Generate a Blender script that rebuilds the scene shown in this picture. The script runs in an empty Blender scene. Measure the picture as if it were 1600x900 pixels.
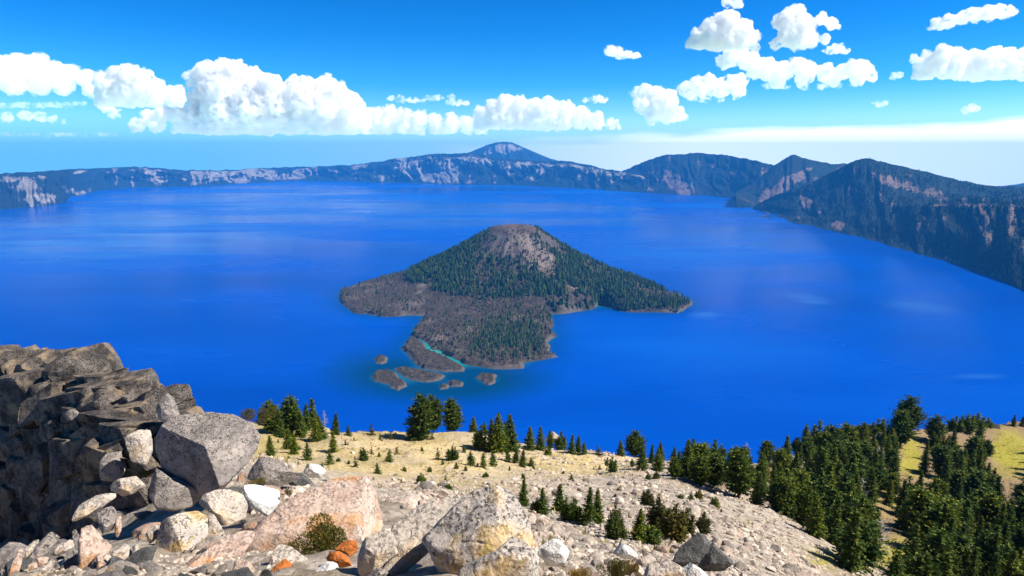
import bpy, bmesh, math, random
import numpy as np
from mathutils import Vector

S = bpy.context.scene
COL = S.collection
rad = math.radians

# ------------------------------------------------------------------ camera
CAM_H = 400.0                       # metres above the lake
F = 1000.0                          # focal length in pixels of the 1600 px frame
HORIZON = 242.0
PITCH = math.atan((450.0 - HORIZON) / F)
cd = bpy.data.cameras.new('camera')
cd.sensor_width = 36.0
cd.lens = 36.0 * F / 1600.0
cd.clip_start = 0.1
cd.clip_end = 200000.0
cam = bpy.data.objects.new('camera', cd)
COL.objects.link(cam)
cam.location = (0, 0, CAM_H)
cam.rotation_euler = (math.pi / 2 - PITCH, 0, 0)
S.camera = cam

# ------------------------------------------------------------------ light
SUN_AZ, SUN_EL = rad(95), rad(48)    # azimuth to the right of the view direction
w = bpy.data.worlds.new('World')
S.world = w
w.use_nodes = True
nt = w.node_tree
for n in list(nt.nodes):
    nt.nodes.remove(n)
N = nt.nodes.new
out = N('ShaderNodeOutputWorld')
bg = N('ShaderNodeBackground')
sky = N('ShaderNodeTexSky')
sky.sky_type = 'NISHITA'
sky.sun_disc = False
sky.sun_elevation = SUN_EL
sky.sun_rotation = SUN_AZ
sky.altitude = 2200
sky.air_density = 1.0
sky.dust_density = 0.6
sky.ozone_density = 1.6
hs = N('ShaderNodeHueSaturation')
hs.inputs['Hue'].default_value = 0.492
hs.inputs['Saturation'].default_value = 1.42
hs.inputs['Value'].default_value = 1.0
bg.inputs['Strength'].default_value = 0.094
nt.links.new(sky.outputs[0], hs.inputs['Color'])
# the deep blue sky, darkened above the frame to weaken its fill light, paling to white at the horizon, with a thin veil of smoke low on the right
tc = N('ShaderNodeTexCoord'); sx = N('ShaderNodeSeparateXYZ')
nt.links.new(tc.outputs['Generated'], sx.inputs[0])
cr = N('ShaderNodeValToRGB')
for p_, c_ in ((0.05, (.42, .60, .60)), (0.10, (.13, .43, .62)), (0.17, (.055, .36, .60)), (0.24, (.035, .33, .56)), (0.45, (.03, .17, .29))):
    e_ = cr.color_ramp.elements.new(p_); e_.color = (*c_, 1)
cr.color_ramp.elements[0].color = (.46, .60, .57, 1); cr.color_ramp.elements[-1].color = (.025, .10, .17, 1)
nt.links.new(sx.outputs[2], cr.inputs['Fac'])
mxz = N('ShaderNodeMath'); mxz.operation = 'MAXIMUM'; mxz.inputs[1].default_value = 0.012
cxyz = N('ShaderNodeCombineXYZ')
nt.links.new(sx.outputs[0], cxyz.inputs[0]); nt.links.new(sx.outputs[1], cxyz.inputs[1]); nt.links.new(sx.outputs[2], mxz.inputs[0])
nt.links.new(mxz.outputs[0], cxyz.inputs[2]); nt.links.new(cxyz.outputs[0], sky.inputs[0])
mu = N('ShaderNodeVectorMath'); mu.operation = 'MULTIPLY'
nt.links.new(hs.outputs[0], mu.inputs[0]); nt.links.new(cr.outputs[0], mu.inputs[1])
mu2 = N('ShaderNodeVectorMath'); mu2.operation = 'SCALE'; mu2.inputs['Scale'].default_value = 2.0
nt.links.new(mu.outputs[0], mu2.inputs[0])
mpv = N('ShaderNodeMapping'); mpv.inputs['Scale'].default_value = (2.2, 2.2, 16)
nt.links.new(tc.outputs['Generated'], mpv.inputs[0])
nzv = N('ShaderNodeTexNoise'); nzv.inputs['Scale'].default_value = 1.6; nzv.inputs['Detail'].default_value = 6
nt.links.new(mpv.outputs[0], nzv.inputs['Vector'])


def wm_(op, a, b, clamp=False):
    x_ = N('ShaderNodeMath'); x_.operation = op; x_.use_clamp = clamp
    for q_, i_ in ((a, 0), (b, 1)):
        if isinstance(q_, float): x_.inputs[i_].default_value = q_
        else: nt.links.new(q_, x_.inputs[i_])
    return x_.outputs[0]


top_ = wm_('ADD', wm_('MULTIPLY', sx.outputs[0], 0.030), wm_('ADD', wm_('MULTIPLY', nzv.outputs[0], 0.07), -0.008))
veil = wm_('MULTIPLY', wm_('MULTIPLY', wm_('SUBTRACT', top_, sx.outputs[2]), 70.0, True), wm_('MULTIPLY', wm_('ADD', sx.outputs[0], 0.12), 2.6, True))
lm = N('ShaderNodeMix'); lm.data_type = 'RGBA'; lm.blend_type = 'MULTIPLY'
lm.inputs[7].default_value = (.42, .74, 1.0, 1)
nt.links.new(mu2.outputs[0], lm.inputs[6])
nt.links.new(wm_('MULTIPLY', wm_('MULTIPLY', wm_('SUBTRACT', 0.12, sx.outputs[0]), 1.8, True), wm_('SUBTRACT', 1.0, wm_('MULTIPLY', sx.outputs[2], 9.0, True), True)), lm.inputs[0])
vm = N('ShaderNodeMix'); vm.data_type = 'RGBA'
vm.inputs[7].default_value = (15.0, 15.0, 13.0, 1)
nt.links.new(wm_('MULTIPLY', veil, 0.8), vm.inputs[0]); nt.links.new(lm.outputs[2], vm.inputs[6])
nt.links.new(vm.outputs[2], bg.inputs['Color'])
nt.links.new(bg.outputs[0], out.inputs['Surface'])

sl = bpy.data.lights.new('sun', 'SUN')
sl.energy = 5.0
sl.angle = rad(0.5)
sl.color = (1.0, 0.955, 0.88)
so = bpy.data.objects.new('sun', sl)
COL.objects.link(so)
sd = Vector((math.sin(SUN_AZ) * math.cos(SUN_EL), math.cos(SUN_AZ) * math.cos(SUN_EL), math.sin(SUN_EL)))
so.rotation_euler = sd.to_track_quat('Z', 'Y').to_euler()
so.location = (200, 0, 700)

S.view_settings.view_transform = 'Standard'
S.view_settings.look = 'None'
S.view_settings.exposure = 0.6
S.view_settings.gamma = 1.0
S.render.engine = 'CYCLES'
S.cycles.use_denoising = True
S.cycles.max_bounces = 24
S.cycles.diffuse_bounces = 1
S.cycles.glossy_bounces = 2
S.cycles.transmission_bounces = 2
S.cycles.volume_bounces = 20
S.cycles.transparent_max_bounces = 6
S.cycles.caustics_reflective = False
S.cycles.caustics_refractive = False

# ------------------------------------------------------------------ helpers
cp, sp = math.cos(PITCH), math.sin(PITCH)


def ray(u, v):
    """direction with forward component 1, per pixel of the 1600x900 frame"""
    u = np.asarray(u, float); v = np.asarray(v, float)
    a = (u - 800) / F; s = (v - 450) / F
    y = cp - s * sp
    return a / y, (-sp - s * cp) / y          # X per Y, Z per Y


def pt(u, v, Y):
    a, k = ray(u, v)
    Y = np.asarray(Y, float)
    return np.stack([a * Y, Y + 0 * a, CAM_H + k * Y], -1)


def ydist(v, z=0.0):
    """forward distance at which the ray of row v meets height z"""
    a, k = ray(800, v)
    return (z - CAM_H) / k


def proj(P):
    P = np.asarray(P, float)
    x, y, z = P[..., 0], P[..., 1], P[..., 2] - CAM_H
    dpt = y * cp - z * sp
    up = y * sp + z * cp
    return 800 + F * x / dpt, 450 - F * up / dpt


def _hash(ix, iy, iz, seed):
    h = (ix.astype(np.int64) * 374761393 + iy.astype(np.int64) * 668265263 + iz.astype(np.int64) * 2147483647 + seed * 974634777) & 0xffffffff
    h = ((h ^ (h >> 13)) * 1274126177) & 0xffffffff
    h = ((h ^ (h >> 16)) * 2246822519) & 0xffffffff
    return ((h ^ (h >> 15)) & 0xffffff) / float(0xffffff)


def vnoise(P, seed=0):
    P = np.asarray(P, float)
    i = np.floor(P).astype(np.int64)
    f = P - i
    f = f * f * f * (f * (f * 6 - 15) + 10)
    r = 0
    for dx in (0, 1):
        wx = f[..., 0] if dx else 1 - f[..., 0]
        for dy in (0, 1):
            wy = f[..., 1] if dy else 1 - f[..., 1]
            for dz in (0, 1):
                wz = f[..., 2] if dz else 1 - f[..., 2]
                r = r + wx * wy * wz * _hash(i[..., 0] + dx, i[..., 1] + dy, i[..., 2] + dz, seed)
    return r * 2 - 1


def fbm(P, o=4, seed=0, gain=0.5, lac=2.03):
    r = 0; a = 1.0; P = np.asarray(P, float)
    for k in range(o):
        r = r + a * vnoise(P + 17.3 * k, seed + k)
        P = P * lac; a *= gain
    return r


def ridged(P, o=4, seed=0, gain=0.5):
    r = 0; a = 1.0; P = np.asarray(P, float)
    for k in range(o):
        r = r + a * (1 - 2 * np.abs(vnoise(P + 11.1 * k, seed + k)))
        P = P * 2.07; a *= gain
    return r


def cells(P, seed=0):
    """Voronoi: (nearest distance, second minus nearest, offset to the cell point, three random numbers of the cell)"""
    P = np.asarray(P, float)
    i = np.floor(P).astype(np.int64)
    d1 = np.full(P.shape[:-1], 9e9); d2 = d1.copy()
    off = np.zeros(P.shape); rnd = np.zeros(P.shape)
    for dx in (-1, 0, 1):
        for dy in (-1, 0, 1):
            for dz in (-1, 0, 1):
                c = i + np.array([dx, dy, dz])
                q = np.stack([_hash(c[..., 0], c[..., 1], c[..., 2], seed + s) for s in (1, 2, 3)], -1)
                v = P - (c + q)
                d = np.sqrt((v * v).sum(-1))
                m = d < d1
                d2 = np.where(m, d1, np.minimum(d2, d))
                d1 = np.where(m, d, d1)
                off = np.where(m[..., None], v, off)
                q2 = np.stack([_hash(c[..., 0], c[..., 1], c[..., 2], seed + s) for s in (7, 8, 9)], -1)
                rnd = np.where(m[..., None], q2, rnd)
    return d1, d2 - d1, off, rnd


def mesh_data(name, V, Fc, mat=None, smooth=False, attrs=None):
    V = np.asarray(V, np.float32)
    me = bpy.data.meshes.new(name)
    if isinstance(Fc, np.ndarray):
        n, k = Fc.shape
        me.vertices.add(len(V)); me.vertices.foreach_set('co', V.ravel())
        me.loops.add(n * k); me.loops.foreach_set('vertex_index', Fc.astype(np.int32).ravel())
        me.polygons.add(n)
        me.polygons.foreach_set('loop_start', np.arange(0, n * k, k, dtype=np.int32))
        me.polygons.foreach_set('loop_total', np.full(n, k, np.int32))
        me.update(calc_edges=True); me.validate()
    else:
        me.from_pydata(V.tolist(), [], Fc); me.update()
    me.polygons.foreach_set('use_smooth', np.full(len(me.polygons), smooth))
    for k_, a in (attrs or {}).items():
        at = me.attributes.new(k_, 'FLOAT', 'POINT')
        at.data.foreach_set('value', np.asarray(a, np.float32).ravel())
    if mat: me.materials.append(mat)
    return me


def tag(o, label=None, cat=None, group=None, kind=None):
    if label: o['label'] = label
    if cat: o['category'] = cat
    if group: o['group'] = group
    if kind: o['kind'] = kind
    return o


def obj(name, data, parent=None, loc=(0, 0, 0)):
    o = bpy.data.objects.new(name, data)
    COL.objects.link(o)
    o.location = loc
    if parent: o.parent = parent
    return o


def grid_faces(nr, nc):
    r, c = np.meshgrid(np.arange(nr - 1), np.arange(nc - 1), indexing='ij')
    i = (r * nc + c).ravel()
    return np.stack([i, i + 1, i + nc + 1, i + nc], -1)


# ------------------------------------------------------------------ materials
class M:
    """small node-tree writer"""
    def __init__(s, name, rough=0.9, spec=0.2):
        s.m = bpy.data.materials.new(name); s.m.use_nodes = True
        s.t = s.m.node_tree
        s.b = s.t.nodes['Principled BSDF']
        s.b.inputs['Roughness'].default_value = rough
        s.b.inputs['Specular IOR Level'].default_value = spec

    def n(s, typ, **kw):
        nd = s.t.nodes.new(typ)
        for k, v in kw.items(): setattr(nd, k, v)
        return nd

    def l(s, a, b): s.t.links.new(a, b)

    def co(s, scale=(1, 1, 1), kind='Object'):
        tc = s.n('ShaderNodeTexCoord'); mp = s.n('ShaderNodeMapping')
        mp.inputs['Scale'].default_value = scale
        s.l(tc.outputs[kind], mp.inputs['Vector'])
        return mp.outputs['Vector']

    def noise(s, vec, scale, detail=6, rough=0.6):
        nd = s.n('ShaderNodeTexNoise')
        nd.inputs['Scale'].default_value = scale; nd.inputs['Detail'].default_value = detail
        nd.inputs['Roughness'].default_value = rough
        s.l(vec, nd.inputs['Vector'])
        return nd.outputs['Fac']

    def ramp(s, fac, *stops, interp='LINEAR'):
        r = s.n('ShaderNodeValToRGB'); e = r.color_ramp.elements
        r.color_ramp.interpolation = interp
        while len(e) < len(stops): e.new(0.5)
        for q, (p, c) in zip(e, stops):
            q.position = p
            if not isinstance(c, (tuple, list)): c = (c, c, c)
            q.color = (*c[:3], 1)
        s.l(fac, r.inputs['Fac'])
        return r.outputs['Color']

    def mix(s, fac, a, b, mode='MIX'):
        x = s.n('ShaderNodeMix'); x.data_type = 'RGBA'; x.blend_type = mode
        for val, key in ((fac, 0), (a, 6), (b, 7)):
            if isinstance(val, (int, float)): x.inputs[key].default_value = val
            elif isinstance(val, tuple): x.inputs[key].default_value = (*val, 1)
            else: s.l(val, x.inputs[key])
        return x.outputs[2]

    def math(s, op, a, b=0.0, clamp=False):
        x = s.n('ShaderNodeMath', operation=op, use_clamp=clamp)
        for val, key in ((a, 0), (b, 1)):
            if isinstance(val, (int, float)): x.inputs[key].default_value = val
            else: s.l(val, x.inputs[key])
        return x.outputs[0]

    def attr(s, name):
        x = s.n('ShaderNodeAttribute'); x.attribute_name = name
        return x.outputs['Fac']

    def color(s, c): s.l(c, s.b.inputs['Base Color'])

    def bump(s, h, strength, dist):
        x = s.n('ShaderNodeBump')
        x.inputs['Strength'].default_value = strength; x.inputs['Distance'].default_value = dist
        s.l(h, x.inputs['Height']); s.l(x.outputs[0], s.b.inputs['Normal'])


def rock_mat(name, pale, mid, dark, speck=0.5, stain=None, stain_amt=0.0, scale=1.0, yellow=0.0):
    m = M(name, 0.92, 0.15)
    v = m.co((scale,) * 3)
    big = m.noise(v, 1.6, 5)
    fine = m.noise(v, 22, 8, 0.7)
    med = m.noise(v, 6.0, 6, 0.65)
    c = m.ramp(big, (0.36, mid), (0.62, pale))
    sg = m.n('ShaderNodeSeparateXYZ'); tg = m.n('ShaderNodeTexCoord'); m.l(tg.outputs['Generated'], sg.inputs[0])
    med2 = m.math('ADD', med, m.math('MULTIPLY', m.math('SUBTRACT', sg.outputs[2], 0.55), 0.22))
    dm = m.math('MULTIPLY', m.ramp(med2, (0.44, 0.0), (0.60, 1.0)), m.ramp(fine, (0.46, 0.0), (0.54, 1.0)))
    c = m.mix(m.math('MULTIPLY', dm, speck), c, dark)
    wl = m.ramp(m.noise(v, 34, 4, 0.6), (0.60, 0.0), (0.68, 1.0))
    c = m.mix(m.math('MULTIPLY', wl, 0.45), c, tuple(min(0.85, x * 1.35 + 0.05) for x in pale))
    if stain:
        sm = m.ramp(m.noise(v, 1.1, 4, 0.6), (0.5, 0.0), (0.62, 1.0))
        c = m.mix(m.math('MULTIPLY', sm, stain_amt), c, stain)
    if yellow:
        ym = m.ramp(m.noise(v, 5.5, 3, 0.7), (0.685, 0.0), (0.70, 1.0))
        c = m.mix(m.math('MULTIPLY', ym, yellow), c, (0.5, 0.48, 0.05))
    cr = m.n('ShaderNodeTexVoronoi', feature='DISTANCE_TO_EDGE')
    cr.inputs['Scale'].default_value = 1.3
    wv = m.n('ShaderNodeMix'); wv.data_type = 'VECTOR'
    wv.inputs[0].default_value = 0.45
    m.l(v, wv.inputs[4])
    nz = m.n('ShaderNodeTexNoise'); nz.inputs['Scale'].default_value = 3.0; m.l(v, nz.inputs['Vector'])
    m.l(nz.outputs['Color'], wv.inputs[5]); m.l(wv.outputs[1], cr.inputs['Vector'])
    crk = m.math('MAXIMUM', m.ramp(cr.outputs['Distance'], (0.0, 0.0), (0.016, 1.0)), m.ramp(med, (0.50, 0.0), (0.58, 1.0)))
    c = m.mix(m.math('MULTIPLY', m.math('SUBTRACT', 1.0, crk), 0.35), c, tuple(x * 0.35 for x in dark))
    m.color(c)
    h = m.math('ADD', m.math('MULTIPLY', fine, 0.35), m.math('ADD', m.math('MULTIPLY', med, 0.7), m.math('MULTIPLY', crk, 0.12)))
    m.bump(h, 1.0, 0.07 / scale)
    return m.m


RM = {
    'grey': rock_mat('grey_lichened_rock', (0.44, 0.375, 0.32), (0.25, 0.215, 0.19), (0.03, 0.028, 0.028), 0.9, scale=1.6),
    'dark': rock_mat('dark_rock', (0.12, 0.105, 0.09), (0.07, 0.06, 0.055), (0.015, 0.015, 0.015), 0.6),
    'pink': rock_mat('pink_rock', (0.70, 0.55, 0.44), (0.54, 0.37, 0.28), (0.12, 0.085, 0.08), 0.75, (0.56, 0.27, 0.10), 0.8, 1.2),
    'pale': rock_mat('pale_rock', (0.72, 0.61, 0.50), (0.50, 0.42, 0.34), (0.07, 0.06, 0.057), 0.75, (0.52, 0.33, 0.14), 0.5, 1.3),
    'white': rock_mat('white_rock', (0.80, 0.77, 0.71), (0.70, 0.66, 0.58), (0.35, 0.32, 0.28), 0.25),
    'orange': rock_mat('orange_rock', (0.66, 0.22, 0.05), (0.48, 0.14, 0.035), (0.14, 0.05, 0.02), 0.5),
    'lichen': rock_mat('lichen_rock', (0.70, 0.60, 0.50), (0.42, 0.355, 0.30), (0.035, 0.033, 0.035), 0.95, (0.62, 0.37, 0.08), 0.6, 1.5, 0.9),
    'slate': rock_mat('slate_rock', (0.17, 0.165, 0.15), (0.11, 0.108, 0.10), (0.025, 0.025, 0.025), 0.7),
}


def stone_mat(name):
    m = M(name, 0.95, 0.1)
    g = m.n('ShaderNodeNewGeometry')
    c = m.ramp(g.outputs['Random Per Island'], (0.0, (0.19, 0.16, 0.135)), (0.35, (0.47, 0.385, 0.30)), (0.7, (0.68, 0.58, 0.465)), (1.0, (0.46, 0.33, 0.255)))
    f = m.noise(m.co(), 3.0, 5)
    c = m.mix(1.0, c, m.ramp(f, (0.3, 0.6), (0.65, 1.1)), 'MULTIPLY')
    m.color(c)
    return m.m


STONE = stone_mat('talus_stone_surface')
oi_stone = M('loose_stone_surface', 0.95, 0.1)
_oi = oi_stone.n('ShaderNodeObjectInfo')
_c = oi_stone.ramp(_oi.outputs['Random'], (0.0, (0.19, 0.16, 0.14)), (0.35, (0.47, 0.385, 0.30)), (0.7, (0.68, 0.58, 0.465)), (1.0, (0.47, 0.34, 0.26)))
_c = oi_stone.mix(1.0, _c, oi_stone.ramp(oi_stone.noise(oi_stone.co(), 3.5, 6), (0.3, 0.5), (0.65, 1.1)), 'MULTIPLY')
oi_stone.color(_c)
oi_stone.bump(oi_stone.noise(oi_stone.co(), 6, 6), 0.6, 0.06)
STONE1 = oi_stone.m


def foliage_mat(name, dark, light, tip=None):
    m = M(name, 0.75, 0.2)
    g = m.n('ShaderNodeNewGeometry')
    oi = m.n('ShaderNodeObjectInfo')
    c = m.ramp(g.outputs['Random Per Island'], (0.0, dark), (0.7, light), (1.0, tip or light))
    c = m.mix(1.0, c, m.ramp(oi.outputs['Random'], (0.0, (0.72, 0.75, 0.75)), (0.5, (1.0, 1.0, 0.95)), (1.0, (1.55, 1.3, 0.7))), 'MULTIPLY')
    m.color(c)
    tr = m.n('ShaderNodeBsdfTranslucent'); m.l(c, tr.inputs['Color'])
    mx = m.n('ShaderNodeMixShader'); mx.inputs[0].default_value = 0.25
    o = m.t.nodes['Material Output']
    m.l(m.b.outputs[0], mx.inputs[1]); m.l(tr.outputs[0], mx.inputs[2]); m.l(mx.outputs[0], o.inputs['Surface'])
    return m.m


NEEDLE = foliage_mat('conifer_needles', (0.018, 0.045, 0.008), (0.090, 0.155, 0.018), (0.28, 0.28, 0.04))
NEEDLE2 = foliage_mat('shrub_pine_needles', (0.045, 0.06, 0.012), (0.10, 0.10, 0.025), (0.19, 0.14, 0.04))
SHRUBG = foliage_mat('shrub_leaves', (0.06, 0.07, 0.012), (0.17, 0.16, 0.03), (0.38, 0.2, 0.035))
SHRUBO = foliage_mat('autumn_shrub_leaves', (0.16, 0.1, 0.015), (0.45, 0.24, 0.03), (0.5, 0.34, 0.05))


def plain(name, c, rough=0.9, var=0.3, scale=8.0):
    m = M(name, rough, 0.15)
    f = m.noise(m.co(), scale, 5)
    m.color(m.mix(1.0, c, m.ramp(f, (0.25, 1 - var), (0.7, 1 + var)), 'MULTIPLY'))
    return m.m


BARK = plain('bark', (0.14, 0.105, 0.08))
DEADWOOD = plain('weathered_deadwood', (0.42, 0.39, 0.36))


def terrain_mat(name, forest, forest2, tan, tan2, nscale, bump):
    m = M(name, 0.95, 0.08)
    v = m.co()
    f1 = m.noise(v, nscale, 8, 0.65)
    f2 = m.noise(v, nscale * 6, 6, 0.7)
    fo = m.ramp(f2, (0.35, forest), (0.65, forest2))
    ta = m.ramp(f1, (0.35, tan2), (0.62, tan))
    s = m.math('ADD', m.attr('scree'), m.math('MULTIPLY', m.math('SUBTRACT', f2, 0.5), 1.0))
    s = m.math('ADD', s, m.math('MULTIPLY', m.math('SUBTRACT', f1, 0.5), 0.7))
    c = m.mix(m.ramp(s, (0.42, 0.0), (0.56, 1.0)), fo, ta)
    m.color(c)
    m.bump(m.math('ADD', f1, m.math('MULTIPLY', f2, 0.5)), 0.8, bump)
    return m.m


RIM_M = terrain_mat('rim_surface', (0.010, 0.024, 0.020), (0.030, 0.048, 0.034), (0.48, 0.43, 0.335), (0.21, 0.185, 0.145), 0.012, 60)
HILL_M = terrain_mat('hill_surface', (0.010, 0.020, 0.018), (0.030, 0.046, 0.030), (0.25, 0.18, 0.13), (0.13, 0.095, 0.072), 0.010, 40)

# ------------------------------------------------------------------ far ground and lake
gm = M('far_plain_surface', 0.95, 0.05)
gm.color(gm.ramp(gm.noise(gm.co(), 0.0004, 6), (0.35, (0.03, 0.06, 0.05)), (0.65, (0.09, 0.11, 0.08))))
rr = np.concatenate([[0.0], np.geomspace(500, 15800, 18)])
th = np.linspace(0, 2 * math.pi, 97)[:-1]
V = np.array([[r * math.cos(t), r * math.sin(t), -480.0 + 30 * math.sin(r * .0007 + 3 * math.sin(t * 5))] for r in rr for t in th])
Fc = []
for i in range(len(rr) - 1):
    for j in range(96):
        a, b = i * 96 + j, i * 96 + (j + 1) % 96
        Fc.append((a, b, b + 96, a + 96))
tag(obj('ground', mesh_data('ground', V, np.array(Fc), gm.m, True)), 'hazy low plain beyond the lake rim', 'ground', kind='structure')

# --- Wizard-style cinder cone island: outline traced on the water plane
SHORE = [(530,454),(531,469),(541,480),(552,489),(575,491),(597,495),(624,494),(665,493),(661,499),(652,508),(644,519),(646,528),(661,534),(678,545),
         (695,555),(710,559),(721,570),(744,574),(762,576),(785,576),(819,576),(822,568),(845,562),(871,558),(858,553),(856,534),(871,526),(862,517),(864,502),(860,491),
         (879,490),(905,487),(931,482),(937,477),(948,480),(969,486),(991,488),(1032,488),(1059,489),(1077,478),(1083,472),(1060,462),(1010,446),(960,432),(900,420),
         (800,412),(700,418),(620,432),(560,446)]
PENIN = [(626,546),(639,529),(650,529),(661,536),(669,548),(695,557),(725,574),(725,581),(695,581),(661,577),(648,568),(639,555)]
ISLETS = [[(585,562),(588,557),(597,556),(605,559),(604,566),(596,569),(587,568)],
          [(579,588),(590,580),(606,578),(622,585),(622,592),(636,598),(637,604),(622,610),(612,606),(607,601),(585,596)],
          [(617,576),(635,575),(665,580),(695,588),(692,593),(668,598),(645,595),(628,588)],
          [(699,597),(712,594),(724,598),(720,604),(704,604)],
          [(686,604),(695,600),(702,603),(699,608),(687,609)],
          [(744,590),(752,584),(775,585),(774,599),(762,602)]]


def to_world(poly):
    return np.array([pt(u, v, ydist(v))[:2] for u, v in poly])


def inside(poly, X, Y):
    r = np.zeros(X.shape, bool)
    n = len(poly)
    for i in range(n):
        x0, y0 = poly[i]; x1, y1 = poly[(i + 1) % n]
        c = ((y0 > Y) != (y1 > Y))
        with np.errstate(divide='ignore', invalid='ignore'):
            xi = (x1 - x0) * (Y - y0) / (y1 - y0 + 1e-12) + x0
        r ^= c & (X < xi)
    return r


def edge_dist(poly, X, Y):
    d = np.full(X.shape, 1e9)
    n = len(poly)
    for i in range(n):
        a = poly[i]; b = poly[(i + 1) % n]
        ab = b - a; L = (ab * ab).sum() + 1e-9
        t = np.clip(((X - a[0]) * ab[0] + (Y - a[1]) * ab[1]) / L, 0, 1)
        d = np.minimum(d, np.hypot(X - a[0] - t * ab[0], Y - a[1] - t * ab[1]))
    return d


W_SHORE, W_PEN, W_ISL = to_world(SHORE), to_world(PENIN), [to_world(p) for p in ISLETS]
CONE = (8.0, 1955.0)


def sdist(poly, X, Y):
    P = np.stack([X, Y, 0 * X], -1)
    wob = 5 * fbm(P * 0.035, 3, 5)
    return np.where(inside(poly, X, Y), 1, -1) * edge_dist(poly, X, Y) + wob


def island_z(X, Y, big=True):
    P = np.stack([X, Y, 0 * X], -1)
    d = sdist(W_SHORE, X, Y)
    base = np.where(d > 0, np.minimum(d * 0.9, 7 + 4 * fbm(P * 0.02, 3, 3)), d * 0.6)
    rough = np.clip(d / 12, 0, 1) * (3.0 * ridged(P * 0.045, 4, 7) + 2 * fbm(P * 0.15, 2, 8))
    r = np.hypot(X - CONE[0], (Y - CONE[1]) * 0.95)
    ang = np.arctan2(Y - CONE[1], X - CONE[0])
    rw = r * (1 + 0.05 * np.sin(3 * ang + 1) + 0.04 * vnoise(np.stack([np.cos(ang) * 3, np.sin(ang) * 3, r * 0.004], -1), 9))
    prof = np.interp(rw, [0, 14, 30, 42, 62, 80, 150, 235, 300, 345, 430, 520, 640], [176, 177, 186, 189, 185, 173, 124, 76, 47, 30, 15, 8, 3])
    gul = 5.0 * ridged(np.stack([ang * 7, r * 0.006, 0 * r], -1), 3, 12) * np.clip((r - 50) / 80, 0, 1) * np.clip((420 - r) / 150, 0, 1)
    z = np.where(d > 0, np.maximum(base + rough, (prof + gul) * np.clip(d / 25, 0, 1)), base)
    return np.maximum(z, -6), d


im = M('island_surface', 0.95, 0.05)
v = im.co()
n1 = im.noise(v, 0.02, 7, 0.65); n2 = im.noise(v, 0.14, 6, 0.75); n3 = im.noise(v, 0.5, 4, 0.7)
lava = im.ramp(n2, (0.36, (0.035, 0.028, 0.024)), (0.52, (0.10, 0.075, 0.06)), (0.66, (0.19, 0.145, 0.115)))
lava = im.mix(im.math('MULTIPLY', im.ramp(n3, (0.5, 0.0), (0.58, 1.0)), im.ramp(n1, (0.42, 0.25), (0.6, 1.0))), lava, (0.046, 0.058, 0.018))
cind = im.ramp(n2, (0.35, (0.075, 0.062, 0.058)), (0.6, (0.165, 0.14, 0.13)))
c = im.mix(im.attr('cinder'), lava, cind)
c = im.mix(im.attr('red'), c, im.ramp(n2, (0.4, (0.085, 0.06, 0.052)), (0.6, (0.16, 0.12, 0.105))))
c = im.mix(im.attr('scree'), c, im.ramp(n2, (0.38, (0.20, 0.16, 0.13)), (0.6, (0.35, 0.28, 0.225))))
c = im.mix(im.attr('shorerock'), c, (0.17, 0.145, 0.12))
im.color(c)
im.bump(im.math('ADD', n2, im.math('MULTIPLY', n3, 0.5)), 0.9, 7.0)

gx = np.arange(-520, 640, 3.2); gy = np.arange(1110, 2420, 3.2)
X, Y = np.meshgrid(gx, gy)
Z, dd = island_z(X, Y)
r_c = np.hypot(X - CONE[0], Y - CONE[1])
PX, PY = proj(np.stack([X, Y, Z], -1))
nn = fbm(np.stack([X, Y, 0 * X], -1) * 0.02, 4, 21)
cinder = np.clip((215 - r_c) / 60 + nn * 0.7, 0, 1) * np.clip((Z - 40) / 30, 0, 1)
red = np.clip((Z - 166) / 12 + nn * 0.5, 0, 1)


def blob(PX, PY, cx, cy, rx, ry, ang=0.0):
    c_, s_ = math.cos(rad(ang)), math.sin(rad(ang))
    x = (PX - cx) * c_ + (PY - cy) * s_; y = -(PX - cx) * s_ + (PY - cy) * c_
    return np.clip(1.35 - np.sqrt((x / rx) ** 2 + (y / ry) ** 2), 0, 1)


scree = np.clip(np.maximum(blob(PX, PY, 850, 408, 16, 32, -32), blob(PX, PY, 826, 390, 12, 28, -12)) * 1.6 + nn * 0.8 - 0.25, 0, 1)
shorerock = np.clip(1.2 - np.abs(dd - 2) / 5, 0, 1) * np.clip(0.65 + nn, 0, 1)
keep = dd > -14
Vt = np.stack([X, Y, Z], -1).reshape(-1, 3)
fc = grid_faces(*X.shape)
kf = keep.ravel()
fc = fc[kf[fc].all(1)]
used = np.zeros(len(Vt), bool); used[fc.ravel()] = True
remap = np.cumsum(used) - 1
isl = mesh_data('island', Vt[used], remap[fc], im.m, True,
                {'cinder': cinder.ravel()[used], 'red': red.ravel()[used], 'scree': scree.ravel()[used], 'shorerock': shorerock.ravel()[used]})
tag(obj('island', isl), 'wooded cinder cone island with dark lava flats in the blue lake', 'island', kind='structure')

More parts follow.
